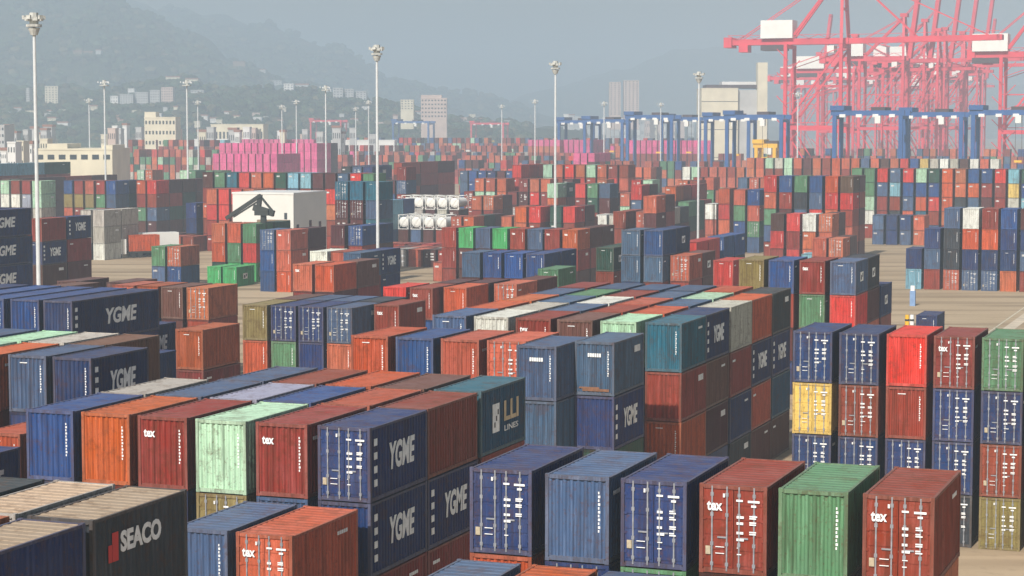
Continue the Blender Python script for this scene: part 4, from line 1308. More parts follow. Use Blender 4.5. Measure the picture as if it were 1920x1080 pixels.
g130 16 0 -486.24 1128.94 6.06 k*,m*,g*,g,P,P
g130 17 0 -483.31 1129.05 6.06 g,g*,e*,r,P
g130 18 0 -480.46 1128.98 6.06 k,r*,g,P*,P
g130 19 0 -477.55 1128.92 6.06 b,P,r,r,b,g*
g130 20 0 -474.65 1128.99 6.06 k*,g,g*,b,r,b*
g130 21 0 -471.76 1129.04 6.06 P,P*,g*,R,g*,k*
g130 22 0 -468.85 1128.92 6.06 k*,P,r,b*,m*,g
g130 23 0 -465.96 1128.96 6.06 g,P*,r*,k*,b,R
g130 24 0 -463.03 1129 6.06 r,m,r*,g*,r*,r*
g130 25 0 -460.16 1129.06 6.06 r*,m,P*,r,r*,m*
g130 26 0 -457.22 1128.97 6.06 r*,P,k*,g*,b
g130 27 0 -454.35 1129.06 6.06 r,P*,r*,r*,P,P
g130 28 0 -451.44 1129.06 6.06 m,R,r*,r*,k,P
g130 29 0 -448.52 1128.94 6.06 g*,R,P*,P*,r*,m
g130 30 0 -445.62 1128.96 6.06 g,b,e,g*,r*
g130 31 0 -442.7 1128.97 6.06 P,r*,r*,P,P,P
g130 32 0 -439.81 1129.01 6.06 r*,R,P*,P*,b
g130 33 0 -436.94 1129.08 6.06 b,e,r*,e*,r
g130 34 0 -434.07 1129.08 6.06 P,k*,k,P*,R
g130 35 0 -431.14 1129.05 6.06 r*,P*,P*,g*,P,m*
g130 36 0 -428.22 1128.99 6.06 r,P*,b,g,r*,r
g130 37 0 -425.35 1129.01 6.06 r*,m,r,e,r
g130 38 0 -422.44 1128.92 6.06 R*,r*,R,g,P*,g
g130 39 0 -419.54 1129 6.06 k,P,P,g,r,k
g130 40 0 -416.64 1128.99 6.06 g,r,m,r,P,P
g130 41 0 -413.7 1128.98 6.06 g*,R*,k,e
g130 42 0 -410.86 1129 6.06 b,g*,r,g*,g*
g130 43 0 -407.92 1129.08 6.06 g*,g,b*,P,g,e*
g130 44 0 -405.06 1128.99 6.06 P,b*,P*,m*,m*,R
g130 45 0 -402.14 1129.01 6.06 P*,e,P*,g*,g
g130 46 0 -399.26 1129.08 6.06 P,R*,R,b,r*,P
g130 47 0 -396.33 1129.01 6.06 P*,P*,g*,R*,r*
g130 48 0 -393.43 1128.94 6.06 g*,k*,r,g,g*
g130 49 0 -390.51 1128.92 6.06 r*,g,g,g*,P
g130 50 0 -387.61 1128.92 6.06 k,g,r*,P*,r,R*
g130 51 0 -384.72 1129.03 6.06 r*,r*,P*,k
g130 52 0 -381.83 1129.01 6.06 b,g,P,P*,e
g130 53 0 -378.91 1129.08 6.06 P,R*,b,P,P,m
g130 54 0 -376.01 1128.98 6.06 r*,b*,m*,k,P*,R
g130 55 0 -373.12 1128.99 6.06 P,g,r,r
g130 56 0 -370.27 1128.92 6.06 P*,m*,r,m,m
g130 57 0 -367.34 1129.04 6.06 g,g,r*,r*,P,P
g130 58 0 -364.4 1129.06 6.06 r*,r*,r,r,r
g130 59 0 -361.53 1129.06 6.06 r,P,P*,r,r*,r
g130 60 0 -358.66 1128.94 6.06 g,r,r,P,r*
g130 61 0 -355.75 1129.05 6.06 R*,g,r,b,P*,b*
g130 62 0 -352.8 1129.02 6.06 k,g*,r,r*,g*
g130 63 0 -349.91 1128.99 6.06 P*,r*,P,r*,g
g130 64 0 -347.05 1128.95 6.06 e*,r*,P,r*,g*
g130 65 0 -344.15 1128.96 6.06 R*,r,b,r,m*,P*
g130 66 0 -341.23 1129.01 6.06 g*,g,m*,e,b,g*
g130 67 0 -338.37 1128.97 6.06 r,r*,P,k,R
g130 68 0 -335.45 1128.97 6.06 r,P*,b,P,P
g130 69 0 -332.52 1128.92 6.06 k,P*,b*,g,k*,r
g130 70 0 -329.67 1129 6.06 b,g,g,b,r,r
g130 71 0 -326.72 1129.01 6.06 R*,g,g,P*,g*
g130 72 0 -323.82 1129.03 6.06 b*,g*,r,k*,g*,R
g130 73 0 -320.92 1128.99 6.06 P*,e,P,g,g
g130 74 0 -318 1129.07 6.06 g*,r,P*,P*,e,m*
g130 75 0 -315.14 1128.97 6.06 r*,R,P,P,g
g130 76 0 -312.25 1129.05 6.06 k*,e,P,g*,P,P*
g130 77 0 -309.34 1128.99 6.06 b,P*,P,P*,P
g130 78 0 -306.41 1128.91 6.06 r*,P,r,P*,P
g130 79 0 -303.5 1129.04 6.06 P*,P,P,R*,e*,m*
"""
PLACE = {'g101': 'rust pair right of white box', 'g111': 'stacks left of bare yard', 'g59': 'rust and navy stacks at left', 'g44': 'lone on bare right yard', 'g29': 'orange stack near pale green', 'g68': 'red rows left of warehouse', 'g35': 'stack before bright red one', 'g104': 'tower right of third mast', 'g12': 'front right row of six', 'g43': 'far right row on bare yard', 'g113': 'red stacks by bare yard', 'g31': 'lone stack in centre', 'g14': 'tall right row', 'g4': 'long left foreground block', 'g41': 'low end of far right row', 'g13': 'row cut by bottom edge', 'g32': 'blue row in the centre', 'g98': 'red stack below third mast', 'g70': 'long mint row far left', 'g58': 'tall stack, left edge', 'g9': 'right front tower of centre', 'g16': 'left edge block, rear bay', 'g87': 'mixed row behind second mast', 'g8': 'left front tower of centre', 'g27': 'rust stack beside olive block', 'g47': 'low red row in middle', 'g30': 'salmon stack near pale green', 'g3': 'low row before left foreground', 'g60': 'brown row behind navy row', 'g115': 'pair beside bare yard', 'g45': 'row with bright green ends', 'g11': 'left end of front right row', 'g51': 'blue ended stack at second mast', 'g88': 'dark stacks right of warehouse', 'g57': 'green stack beside truck', 'g49': 'salmon stacks left of second mast', 'g95': 'dark green logo stack', 'g110': 'mixed pair near fourth mast', 'g39': 'block behind right row', 'g17': 'left edge behind blue container', 'g92': 'red row right of tanks', 'g61': 'pale grey stacks at left', 'g103': 'salmon tower right of third mast', 'g21': 'shaded orange stack left', 'g22': 'long navy row at left edge', 'g53': 'white ended pair below warehouse', 'g64': 'mixed row behind grey stacks', 'g40': 'lone stack behind right block', 'g50': 'stack right of white warehouse', 'g34': 'stacks right of centre', 'g52': 'orange pair below white warehouse', 'g10': 'large centre block', 'g7': 'orange to salmon row, centre', 'g28': 'red pair behind olive block', 'g6': 'third bay of left foreground', 'g97': 'mint stack below third mast', 'g5': 'second bay of left foreground', 'g20': 'navy stack left of orange', 'g55': 'orange and green stacks, left', 'g33': 'dark green sided stack', 'g65': 'maroon sided stack left', 'g18': 'left edge second stack', 'g37': 'blue pair right of centre', 'g54': 'dark stack below second mast', 'g42': 'far right row', 'g67': 'mint and red row far left', 'g62': 'low red rows at left', 'g66': 'navy stack left of warehouse', 'g25': 'olive and navy block', 'g56': 'bright green low pair', 'g1': 'lower left corner', 'g19': 'low navy stack left', 'g94': 'orange stack right of tanks', 'g38': 'red ended stack near olive', 'g23': 'brown and salmon pair left', 'g15': 'left edge block', 'g0': 'lower left corner, front'}
rows = {}
for ln in DATA.strip().splitlines():
    nm, ci, bj, U, V, L, spec = ln.split()
    rows.setdefault(nm, []).append((int(ci), int(bj), float(U), float(V), float(L), spec))
far = MB(); tanks = []; idx = 0
def tint(ch, rnd):
    r, g, b = RGB[ch]; k = .80 * (.85 + .3 * rnd.random()); j = rnd.uniform(-14, 14) if ch in 'rkoPB' else rnd.uniform(-5, 5); c = lin(max(8, r - abs(j) * .9), max(8, g + j * .5), max(6, b - j * .4), k); gr = (c[0] + c[1] + c[2]) / 3; q = rnd.random() * .12
    return (c[0] * (1 - q) + gr * q, c[1] * (1 - q) + gr * q, c[2] * (1 - q) + gr * q, 1)
rnd = random.Random(5)
for nm, lst in rows.items():
    nb = max(q[1] for q in lst) + 1; nc = max(q[0] for q in lst) + 1
    for ci, bj, U, V, L, spec in lst:
        toks = spec.split(','); T = len(toks)
        for k, tk in enumerate(toks):
            ind = tk[0] in '+-'; rank = 0 if tk[0] == '+' else 200
            if ind: tk = tk[1:]
            ch, fl = tk[0], tk[1:]; t = T - 1 - k; idx += 1; col = tint(ch, rnd)
            if '@' in fl: tanks.append((U, V, t, L, nm, ci)); continue
            if ind:
                tier = 'only container' if T == 1 else 'top' if k == 0 else 'bottom' if t == 0 and T > 2 else ORD[k] + ' from top'
                mark = ' with white side letters' if '~' in fl else ' with tex lettering' if '^' in fl else ' with red emblem and white letters' if '!' in fl else ' with square emblem' if '=' in fl or '#' in fl else ' doors facing' if '*' in fl else ''
                where = (' of ' + ('rightmost' if ci == nc - 1 and nc > 2 else ORD[ci]) + ' stack') if nc > 1 else ''
                bay = (', ' + ('front' if bj == 0 else ORD[bj]) + ' bay') if nb > 1 else ''
                lab = NAME[ch] + ' container' + mark + ', ' + tier + where + bay + ', ' + PLACE.get(nm, nm)
                if len(lab.split()) > 16: lab = lab.replace(' doors facing', '')
                ws = lab.split()
                if len(ws) > 16: lab = lab.replace(' with red emblem and white letters', ' with red emblem').replace(' white side letters', ' letters').replace(' doors facing', '').replace(' with square emblem', '').replace(' with tex lettering', '')
                if len(lab.split()) > 16: print('LONG', lab)
                container(P(U + hw, V, t * H), L, col, fl, rank, idx, lab)
            else:
                X = Matrix.Translation(P(U, V, t * H)) @ Matrix.Rotation(-YAW, 4, 'Z')
                far.box(.02, .02, .03, W - .02, L - .02, HC, 0, col, X)
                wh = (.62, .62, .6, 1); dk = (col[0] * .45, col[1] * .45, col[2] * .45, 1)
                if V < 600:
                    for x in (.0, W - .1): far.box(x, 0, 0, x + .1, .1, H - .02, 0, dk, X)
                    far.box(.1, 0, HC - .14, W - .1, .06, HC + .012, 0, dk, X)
                    if '*' in fl:
                        far.box(W / 2 - .05, -.0, .1, W / 2 + .05, .018, HC - .14, 0, dk, X)
                        for q in range(4):
                            if rnd.random() < .8: far.box(1.4, -.004, .8 + q * .5, 1.75 + rnd.random() * .45, .016, 1.0 + q * .5 + rnd.random() * .15, 0, wh, X)
                            if rnd.random() < .3: far.box(.45, -.004, .8 + q * .5, .7 + rnd.random() * .35, .016, .95 + q * .5, 0, wh, X)
                        far.box(.6, -.004, 2.2, .85, .016, 2.5, 0, wh, X)
                    elif rnd.random() < .4: far.box(.3, -.004, 2.3, 1.0, .016, 2.6, 0, wh, X)
                if '~' in fl or '=' in fl: far.box(W - .03, L * .32, 1.2, W - .005, L * .7, 2.1, 0, wh, X)
o = far.build('stacked_containers', M['yard']); tag(o, 'distant and inner shipping containers stacked across the yard', 'shipping containers', kind='stuff')
# tank containers: white frames round a horizontal tank
def tank_proto():
    r = thing('tank_container', (0, 0, 0)); L = 6.06; mb = MB()
    for x in (0, W - .12):
        for y in (0, L - .12): mb.box(x, y, 0, x + .12, y + .12, HC)
        for z in (0, HC - .12): mb.box(x + .001, .12, z, x + .119, L - .12, z + .12)
    for y in (0, L - .12):
        for z in (.002, HC - .122): mb.box(.12, y, z, W - .12, y + .12, z + .12)
        mb.beam((.15, y + .06, .15), (W - .15, y + .06, HC - .15), .06); mb.beam((W - .15, y + .06, .15), (.15, y + .06, HC - .15), .06)
    mb.build('frame', M['house'], r)
    t = MB(); t.cyl((W / 2, .35, HC / 2), (W / 2, L - .35, HC / 2), 1.12, n=20)
    t.cyl((W / 2, .16, HC / 2), (W / 2, .35, HC / 2), .7, 1.12, n=20); t.build('tank', M['house'], r)
    return r
if tanks:
    pr = tank_proto()
    for k, (U, V, t, L, nm, ci) in enumerate(tanks):
        r = pr if k == 0 else pr.copy()
        if k:
            C.objects.link(r)
            for ch in pr.children: c = ch.copy(); C.objects.link(c); c.parent = r
        r.location = P(U, V, t * H); r.rotation_euler = (0, 0, -YAW)
        tag(r, 'white framed tank container, %s in %s tier of the %s tank row' % (ORD[ci], ['bottom', 'middle', 'top'][min(t, 2)], 'front' if V < 395 else 'rear'), 'tank container', 'white tank containers')
# ------------------------------------------------------------------ ground
def g_ground(n, l, b):
    tc = n.new('ShaderNodeTexCoord')
    def nz(s, st=(1, 1, 1), d=6):
        mp = n.new('ShaderNodeMapping'); mp.inputs['Scale'].default_value = st; mp.inputs['Rotation'].default_value = (0, 0, YAW); l.new(tc.outputs['Object'], mp.inputs['Vector'])
        q = n.new('ShaderNodeTexNoise'); q.inputs['Scale'].default_value = s; q.inputs['Detail'].default_value = d; l.new(mp.outputs[0], q.inputs['Vector']); return q.outputs['Fac']
    a = nz(.03); s_ = nz(.12, (.16, 1.6, 1)); f = nz(1.2)
    c = mixc(n, l, math_(n, l, 'MULTIPLY', math_(n, l, 'SUBTRACT', a, .3, True), 2.2, True), (.40, .30, .19, 1), (.50, .39, .26, 1))
    c = mixc(n, l, math_(n, l, 'MULTIPLY', math_(n, l, 'SUBTRACT', s_, .46, True), 4.5, True), c, (.24, .175, .11, 1))
    c = mixc(n, l, math_(n, l, 'MULTIPLY', math_(n, l, 'SUBTRACT', f, .55, True), 1.6, True), c, (.2, .15, .1, 1))
    l.new(c, b.inputs['Base Color']); b.inputs['Roughness'].default_value = .95; b.inputs['Specular IOR Level'].default_value = .1
M['ground'] = mat('dusty_concrete', g_ground)
mb = MB(); S = 9000; mb.quad((-S, -300, 0), (S, -300, 0), (S, S, 0), (-S, S, 0)); tag(mb.build('ground', M['ground']), kind='structure')
def mk_marks(n, l, b): b.inputs['Base Color'].default_value = (.09, .07, .05, 1)
M['track'] = mat('oil_stained_track', col=(.10, .08, .06, 1), rough=.9, var=.4, scale=.6)
M['line'] = mat('worn_line_paint', col=(.55, .50, .38, 1), rough=.8, var=.3, scale=2)
M['conc'] = mat('runway_concrete', col=(.56, .47, .35, 1), rough=.9, var=.15, scale=.4)
def strip(U0, V0, U1, V1, wd, z, m, name):
    a = P(U0, V0); b = P(U1, V1); d = (b - a).normalized(); s = Vector((-d.y, d.x, 0)) * wd / 2
    mb = MB(); zz = Vector((0, 0, z)); mb.quad(a - s + zz, b - s + zz, b + s + zz, a + s + zz); tag(mb.build(name, m), kind='structure')
strip(-31.6, 60, -31.6, 700, 1.5, .004, M['conc'], 'crane_runway'); strip(-33.4, 60, -33.4, 700, .22, .005, M['line'], 'lane_line'); strip(-10.4 + 2.2, 60, -10.4 + 2.2, 700, 1.5, .004, M['conc'], 'crane_runway')
strip(-24.3, 236, -24.3, 318, .9, .006, M['track'], 'drain_channel'); strip(-60, 176, -5, 176, .25, .005, M['line'], 'lane_line')
strip(-75, 264, 0, 264, .35, .005, M['line'], 'lane_line'); strip(-75, 236, 0, 236, .3, .005, M['line'], 'lane_line')
# ------------------------------------------------------------------ hills
def prof(pts, x):
    if x <= pts[0][0]: return pts[0][1]
    for (a, b), (c, d) in zip(pts, pts[1:]):
        if x <= c:
            t = (x - a) / (c - a); t = t * t * (3 - 2 * t); return b + (d - b) * t
    return pts[-1][1]
HILLS = [
    (2300, 3200, [(-700, -50), (-300, -48), (0, -40), (170, -4), (260, 46), (360, 84), (450, 122), (560, 160), (700, 205), (900, 236), (1300, 242)], 11),
    (3300, 4300, [(-900, 40), (-200, 20), (350, 30), (480, 60), (620, 104), (740, 152), (880, 188), (1100, 226), (1500, 241)], 23),
    (4600, 5600, [(300, 243), (700, 235), (880, 222), (1030, 168), (1180, 130), (1320, 100), (1450, 112), (1600, 150), (1750, 140), (1900, 165), (2300, 200), (2700, 240)], 37),
    (1450, 2250, [(-700, 150), (0, 172), (150, 168), (330, 160), (430, 178), (560, 184), (700, 198), (850, 228), (1100, 243)], 51)]
def hill_h(i, px, Z):
    Z0, Zr, pts, sd = HILLS[i]
    rh = (239 - prof(pts, px)) / FPX * Zr + CAM_H
    t = (Z - Z0) / (Zr - Z0)
    if t <= 0: return -2.0
    k = t * t * (3 - 2 * t) if t <= 1 else max(0.0, 1 - ((t - 1) * 1.2) ** 2)
    n1 = noise.fractal(Vector(((px - 960) / FPX * Z / 160, Z / 160, sd)), 1.0, 2.0, 5)
    return rh * k * (1 + .16 * n1) + n1 * 4 * min(1, max(0, t) * 3) - 2 + 2 * k
def hill_mat(c0, c1, c2):
    def f(n, l, b):
        tc = n.new('ShaderNodeTexCoord')
        def nz(s, d=8, r=.6):
            q = n.new('ShaderNodeTexNoise'); q.inputs['Scale'].default_value = s; q.inputs['Detail'].default_value = d; q.inputs['Roughness'].default_value = r; l.new(tc.outputs['Object'], q.inputs['Vector']); return q.outputs['Fac']
        a = nz(.02); f_ = nz(.09, 8, .75)
        c = mixc(n, l, math_(n, l, 'MULTIPLY', math_(n, l, 'SUBTRACT', f_, .38, True), 3.5, True), c0, c1)
        c = mixc(n, l, math_(n, l, 'MULTIPLY', math_(n, l, 'SUBTRACT', a, .56, True), 6.0, True), c, c2)
        l.new(c, b.inputs['Base Color']); b.inputs['Roughness'].default_value = 1; b.inputs['Specular IOR Level'].default_value = 0
    return f
M['hill'] = mat('wooded_hillside', hill_mat((.012, .022, .012, 1), (.055, .075, .035, 1), (.16, .13, .09, 1)))
for i, (Z0, Zr, pts, sd) in enumerate(HILLS):
    x0, x1 = pts[0][0], pts[-1][0]; nx = 230 if i in (0, 3) else 130; nz_ = 46; Z1 = Zr + (Zr - Z0) * .8; mb = MB()
    for a in range(nx + 1):
        px = x0 + (x1 - x0) * a / nx
        for b_ in range(nz_ + 1):
            Z = Z0 + (Z1 - Z0) * b_ / nz_; h = hill_h(i, px, Z)
            if h > 4: h += 3.0 * noise.noise(Vector(((px - 960) / FPX * Z / 14, Z / 14, sd + .5))) + 2.0 * noise.noise(Vector(((px - 960) / FPX * Z / 6, Z / 6, sd + 9)))
            mb.v.append(tuple(ray(px, Z, h)))
    for a in range(nx):
        for b_ in range(nz_):
            q = a * (nz_ + 1) + b_; mb.f.append((q, q + nz_ + 1, q + nz_ + 2, q + 1)); mb.m.append(0); mb.c.append(None)
    ho = mb.build('hill', M['hill']); tag(ho, kind='structure')
def on_hill(px, py):
    """first point along the sight line that meets a hillside"""
    Z = 1455.0
    while Z < 6000:
        z = yz(py, Z)
        for i in range(4):
            if HILLS[i][0] < Z and hill_h(i, px, Z) > z: return Z
        Z += 6
    return 3000.0
# ------------------------------------------------------------------ buildings
def building(name, label, cat, px0, px1, ytop, ybase, Z, depth, wall, win=None, roof=None, group=None, rz=0.0, sub=None):
    """win = (rows, columns, fraction of a bay that is glass across, and up)"""
    a = ray(px0, Z); b = ray(px1, Z); wd = (b.x - a.x); z1 = yz(ytop, Z); z0 = yz(ybase, Z) if ybase else 0
    r = thing(name, ((a.x + b.x) / 2, Z, z0), rz, label=label, cat=cat, group=group); h = z1 - z0; x = wd / 2
    mb = MB(); mb.box(-x, 0, -16 if ybase else 0, x, depth, h)
    mb.box(-x - .15, -.15, h, x + .15, depth + .15, h + .5); mb.build('wall', M[wall], r)
    if sub:
        for (u0, u1, hh) in sub: q = MB(); q.box(-x + wd * u0, .6, h + .5, -x + wd * u1, depth * .7, h + hh); q.build('stair_tower', M[wall], r)
    if roof: q = MB(); q.box(-x - .4, -.4, h + .5, x + .4, depth + .4, h + 1.6); q.build('roof', M[roof], r)
    if win:
        rows_, cols, fx, fz = win; q = MB(); bw = wd / cols; bh = h / rows_
        pr_ = None
        if rows_ * cols <= 24:
            for i in range(rows_):
                for j in range(cols):
                    g = MB(); g.box(-bw * fx / 2, -.05, -bh * fz / 2, bw * fx / 2, .1, bh * fz / 2); o = g.build('window', M['glass'], r); o.location = (-x + (j + .5) * bw, 0, (i + .55) * bh)
        else:
            for i in range(rows_):
                g = MB()
                for j in range(cols): g.box(-x + (j + .5 - fx / 2) * bw, -.05, (i + .55 - fz / 2) * bh, -x + (j + .5 + fx / 2) * bw, .1, (i + .55 + fz / 2) * bh)
                g.build('window_row', M['glass'], r)
    return r
# white warehouse in front of the stacks
U0, V0 = -183.8, 339.4
wb = thing('warehouse', P(U0, V0, 0), -YAW, label='white flat roofed warehouse block with grey side wall standing among the container stacks', cat='warehouse')
mb = MB(); mb.box(0, 0, 0, 12.7, 14, 13.0); mb.build('wall', mat('warehouse_white_wall', col=(.68, .67, .62, 1), var=.05, scale=.3), wb)
mb = MB(); mb.box(-.1, -.1, 13.0, 12.8, 14.1, 13.35); mb.build('parapet', M['b_white'], wb)
for y, hh in ((1.2, 2.8), (6.5, 3.4), (10.6, 3.0)):
    mb = MB(); mb.box(12.68, y, 4.6 + y * .06, 12.74, y + 1.0, 4.6 + hh); mb.build('window', M['glass'], wb)
mb = MB(); mb.box(10.8, -.04, 8.4, 11.4, .1, 9.6); mb.build('window', M['glass'], wb)
mb = MB(); mb.box(5.8, -1.4, 7.7, 12.0, -.02, 8.3); mb.build('canopy', M['b_brown'], wb)
wz = 420
building('warehouse', 'long cream warehouse with a row of square windows behind the left stacks', 'warehouse', 66, 212, 281, None, 640, 30, 'b_cream', None, None, sub=[(.16, .42, 2.0), (.86, 1.0, 1.6)])
wl = C.objects[-1] if False else [o for o in C.objects if o.name == 'warehouse.001'][0]
for j in range(7):
    g = MB(); g.box(-1.05, -.08, -.75, 1.05, .1, .75); o = g.build('window', M['glass'], wl); wd_ = (212 - 66) / FPX * 640; o.location = (-wd_ / 2 + (j + .5) * wd_ / 7, 0, yz(294, 640)); o.scale = (1, 1, 1)
building('office_block', 'cream office block with a taller left corner standing behind the container yard', 'office block', 273, 331, 221, None, 1020, 16, 'b_cream', (6, 9, .5, .35), sub=[(0, .36, 3.0)])
building('warehouse', 'long low pale warehouse left of the centre beyond the pink stacks', 'warehouse', 397, 495, 234, None, 1200, 25, 'b_cream', (2, 14, .5, .3))
building('warehouse', 'flat white shed roof just left of the pink containers', 'warehouse', 366, 428, 262, None, 1130, 30, 'b_white')
building('warehouse', 'long white shed roof behind the second light mast', 'warehouse', 622, 740, 264, None, 1150, 30, 'b_white')
building('apartment_block', 'square cream block with pinkish top beyond the middle of the yard', 'apartment block', 790, 838, 185, 222, 1700, 20, 'b_pink', (5, 8, .5, .4), sub=[(0, .8, 3)])
building('apartment_block', 'small cream block just left of the square cream one', 'apartment block', 752, 776, 188, 206, 1700, 15, 'b_cream', (4, 4, .5, .4))
building('tower_block', 'left one of two pinkish towers in the haze', 'tower block', 1142, 1163, 155, 216, 2300, 18, 'b_pink', (16, 3, .4, .5))
building('tower_block', 'right and wider one of two pinkish towers in the haze', 'tower block', 1169, 1197, 152, 216, 2300, 18, 'b_pink', (16, 4, .4, .5))
pt = building('port_building', 'cream port building with dark roof slab and tall stair tower behind blue gantries', 'port building', 1314, 1382, 167, None, 1150, 30, 'b_cream', (3, 1, 1.0, .02))
x_ = (68) / FPX * 1150 / 2; hz_ = yz(167, 1150)
q = MB(); q.box(x_ + .1, 3, 0, x_ + 15, 30, hz_ - .5); q.build('wing', M['b_grey'], pt)
q = MB(); q.box(-x_ + 3, 4, hz_ + .6, x_ + 14, 26, hz_ + 2.4); q.build('roof_slab', M['pinkd'], pt); q = MB(); q.box(2, 8, hz_ + 2.5, x_ + 15, 24, hz_ + 4.2); q.build('penthouse', M['b_white'], pt)
q = MB(); q.box(x_ + 11, 0, 0, x_ + 16.5, 8, yz(118, 1150)); q.build('stair_tower', M['b_cream'], pt)
building('tower_block', 'grey slab tower cut by the left edge of the picture', 'tower block', -20, 11, 236, None, 900, 18, 'b_grey', (9, 5, .5, .4))
HB = [('narrow cream tower block on the hillside right of the tall mast', 88, 112, 163, 197, 'b_cream', (8, 4, .5, .45)), ('white cube shaped house below the tower group on the hill', 210, 224, 181, 198, 'b_white', (3, 3, .4, .4)),
      ('bright white house above the row of hillside blocks', 243, 255, 167, 180, 'b_white', (3, 3, .4, .3)), ('grey apartment block at the left of the hillside row', 228, 252, 178, 200, 'b_grey', (6, 5, .5, .4)),
      ('grey apartment block second in the hillside row', 257, 280, 174, 200, 'b_grey', (6, 5, .5, .4)), ('pale apartment block third in the hillside row', 284, 302, 170, 198, 'b_grey', (6, 4, .5, .4)),
      ('pinkish apartment block at the right end of the hillside row', 305, 327, 165, 197, 'b_pink', (7, 5, .5, .4)), ('low villa with red roof high above the hillside row', 314, 340, 146, 154, 'b_cream', None),
      ('low villa with red roof by the third mast top on the hill', 351, 374, 150, 158, 'b_cream', None), ('pale building right of the small crossbar mast on the hill', 360, 384, 170, 180, 'b_grey', (3, 4, .5, .4)),
      ('small white shed pair low on the wooded slope', 110, 130, 231, 240, 'b_white', None), ('brownish house at the left end of the upper hill group', 142, 158, 98, 106, 'b_brown', None), ('brownish house in the middle of the upper hill group', 162, 178, 99, 106, 'b_brown', None), ('pale house at the right end of the upper hill group', 184, 194, 96, 107, 'b_grey', None),
      ('small grey roofed hut left of the terrace villas', 292, 316, 104, 108, 'b_grey', None), ('pink roofed houses on the far slope', 440, 462, 118, 130, 'b_brown', None), ('pale houses lower on the far slope', 476, 500, 132, 142, 'b_grey', None),
      ('white stepped block on the far slope left', 512, 530, 152, 166, 'b_grey', (4, 3, .5, .4)), ('white stepped block on the far slope middle', 534, 552, 158, 174, 'b_white', (4, 3, .5, .4)), ('low grey block on the far slope right', 556, 580, 160, 168, 'b_grey', None),
      ('white block beside the long thin mast left of the second light mast', 613, 622, 168, 180, 'b_white', (3, 2, .4, .4)), ('grey housing block first right of the white block', 626, 644, 166, 188, 'b_grey', (5, 3, .5, .4)),
      ('grey housing block second right of the white block', 648, 664, 168, 188, 'b_grey', (5, 3, .5, .4)), ('grey housing block third right of the white block', 669, 688, 172, 190, 'b_grey', (5, 3, .5, .4)), ('slim tower left of the cream hillside tower', 53, 59, 166, 196, 'b_grey', (8, 2, .5, .4))]
for lb, a, b_, yt, yb, wl_, wn in HB:
    Z = on_hill((a + b_) / 2, yb) - 7
    building('hillside_building', lb, 'hillside building', a, b_, yt, yb + 1, Z, 12, wl_, wn, 'b_roof' if wn is None else None, 'buildings on the hillside')
# woods on the slopes: far too many crowns to count
def foliage_build(n, l, b):
    at = n.new('ShaderNodeAttribute'); at.attribute_name = 'Col'; l.new(at.outputs['Color'], b.inputs['Base Color']); b.inputs['Roughness'].default_value = .9; b.inputs['Specular IOR Level'].default_value = 0.05
M['foliage'] = mat('tree_foliage', foliage_build)
wr = random.Random(9); wood = MB(); ICO = []
t_ = (1 + 5 ** .5) / 2
ICO_V = [Vector(v).normalized() for v in ((-1, t_, 0), (1, t_, 0), (-1, -t_, 0), (1, -t_, 0), (0, -1, t_), (0, 1, t_), (0, -1, -t_), (0, 1, -t_), (t_, 0, -1), (t_, 0, 1), (-t_, 0, -1), (-t_, 0, 1))]
ICO_F = [(0, 11, 5), (0, 5, 1), (0, 1, 7), (0, 7, 10), (0, 10, 11), (1, 5, 9), (5, 11, 4), (11, 10, 2), (10, 7, 6), (7, 1, 8), (3, 9, 4), (3, 4, 2), (3, 2, 6), (3, 6, 8), (3, 8, 9), (4, 9, 5), (2, 4, 11), (6, 2, 10), (8, 6, 7), (9, 8, 1)]
def crown(p, r, g):
    i = len(wood.v); c = (.030 * g, .048 * g, .022 * g, 1) if wr.random() < .8 else (.07 * g, .062 * g, .03 * g, 1)
    for v in ICO_V: wood.v.append(tuple(p + Vector((v.x * r, v.y * r, v.z * r * .85)) * wr.uniform(.7, 1.2)))
    for f in ICO_F: wood.f.append(tuple(i + k for k in f)); wood.m.append(0); k_ = wr.uniform(.8, 1.2); wood.c.append((c[0] * k_, c[1] * k_, c[2] * k_, 1))
for hi, cnt, xa, xb, r0, r1 in ((3, 5200, -60, 1000, 2.5, 6), (0, 5200, -60, 820, 4, 9), (1, 1600, 300, 1000, 6, 12)):
    Z0, Zr = HILLS[hi][:2]
    for k in range(cnt):
        px = wr.uniform(xa, xb); Z = Z0 + (Zr - Z0) * wr.uniform(.05, 1.03); r = wr.uniform(r0, r1); hh = hill_h(hi, px, Z)
        if hh > 2 and noise.noise(Vector((px / 40, Z / 90, 3 + hi))) > -.12: crown(ray(px, Z, hh + r * .35), r, wr.uniform(.6, 1.7))
for lb, a, b_, yt, yb, wl_, wn in HB:
    Z = on_hill((a + b_) / 2, yb) - 16; q = a - 3
    while q < b_ + 3:
        r = Z / 2000 * wr.uniform(2.2, 4.2); crown(ray(q, Z, yz(yb + wr.uniform(-1, 1.5), Z)), r, wr.uniform(.8, 1.6)); q += wr.uniform(1.6, 3.2)
tag(wood.build('woodland', M['foliage']), 'dark woods covering the hazy slopes', 'woods', kind='stuff')
SPOT = ['left of the first tall mast', 'between the first two masts', 'left of the second tall mast', 'right of the second tall mast', 'near the third mast']
rb = random.Random(4)
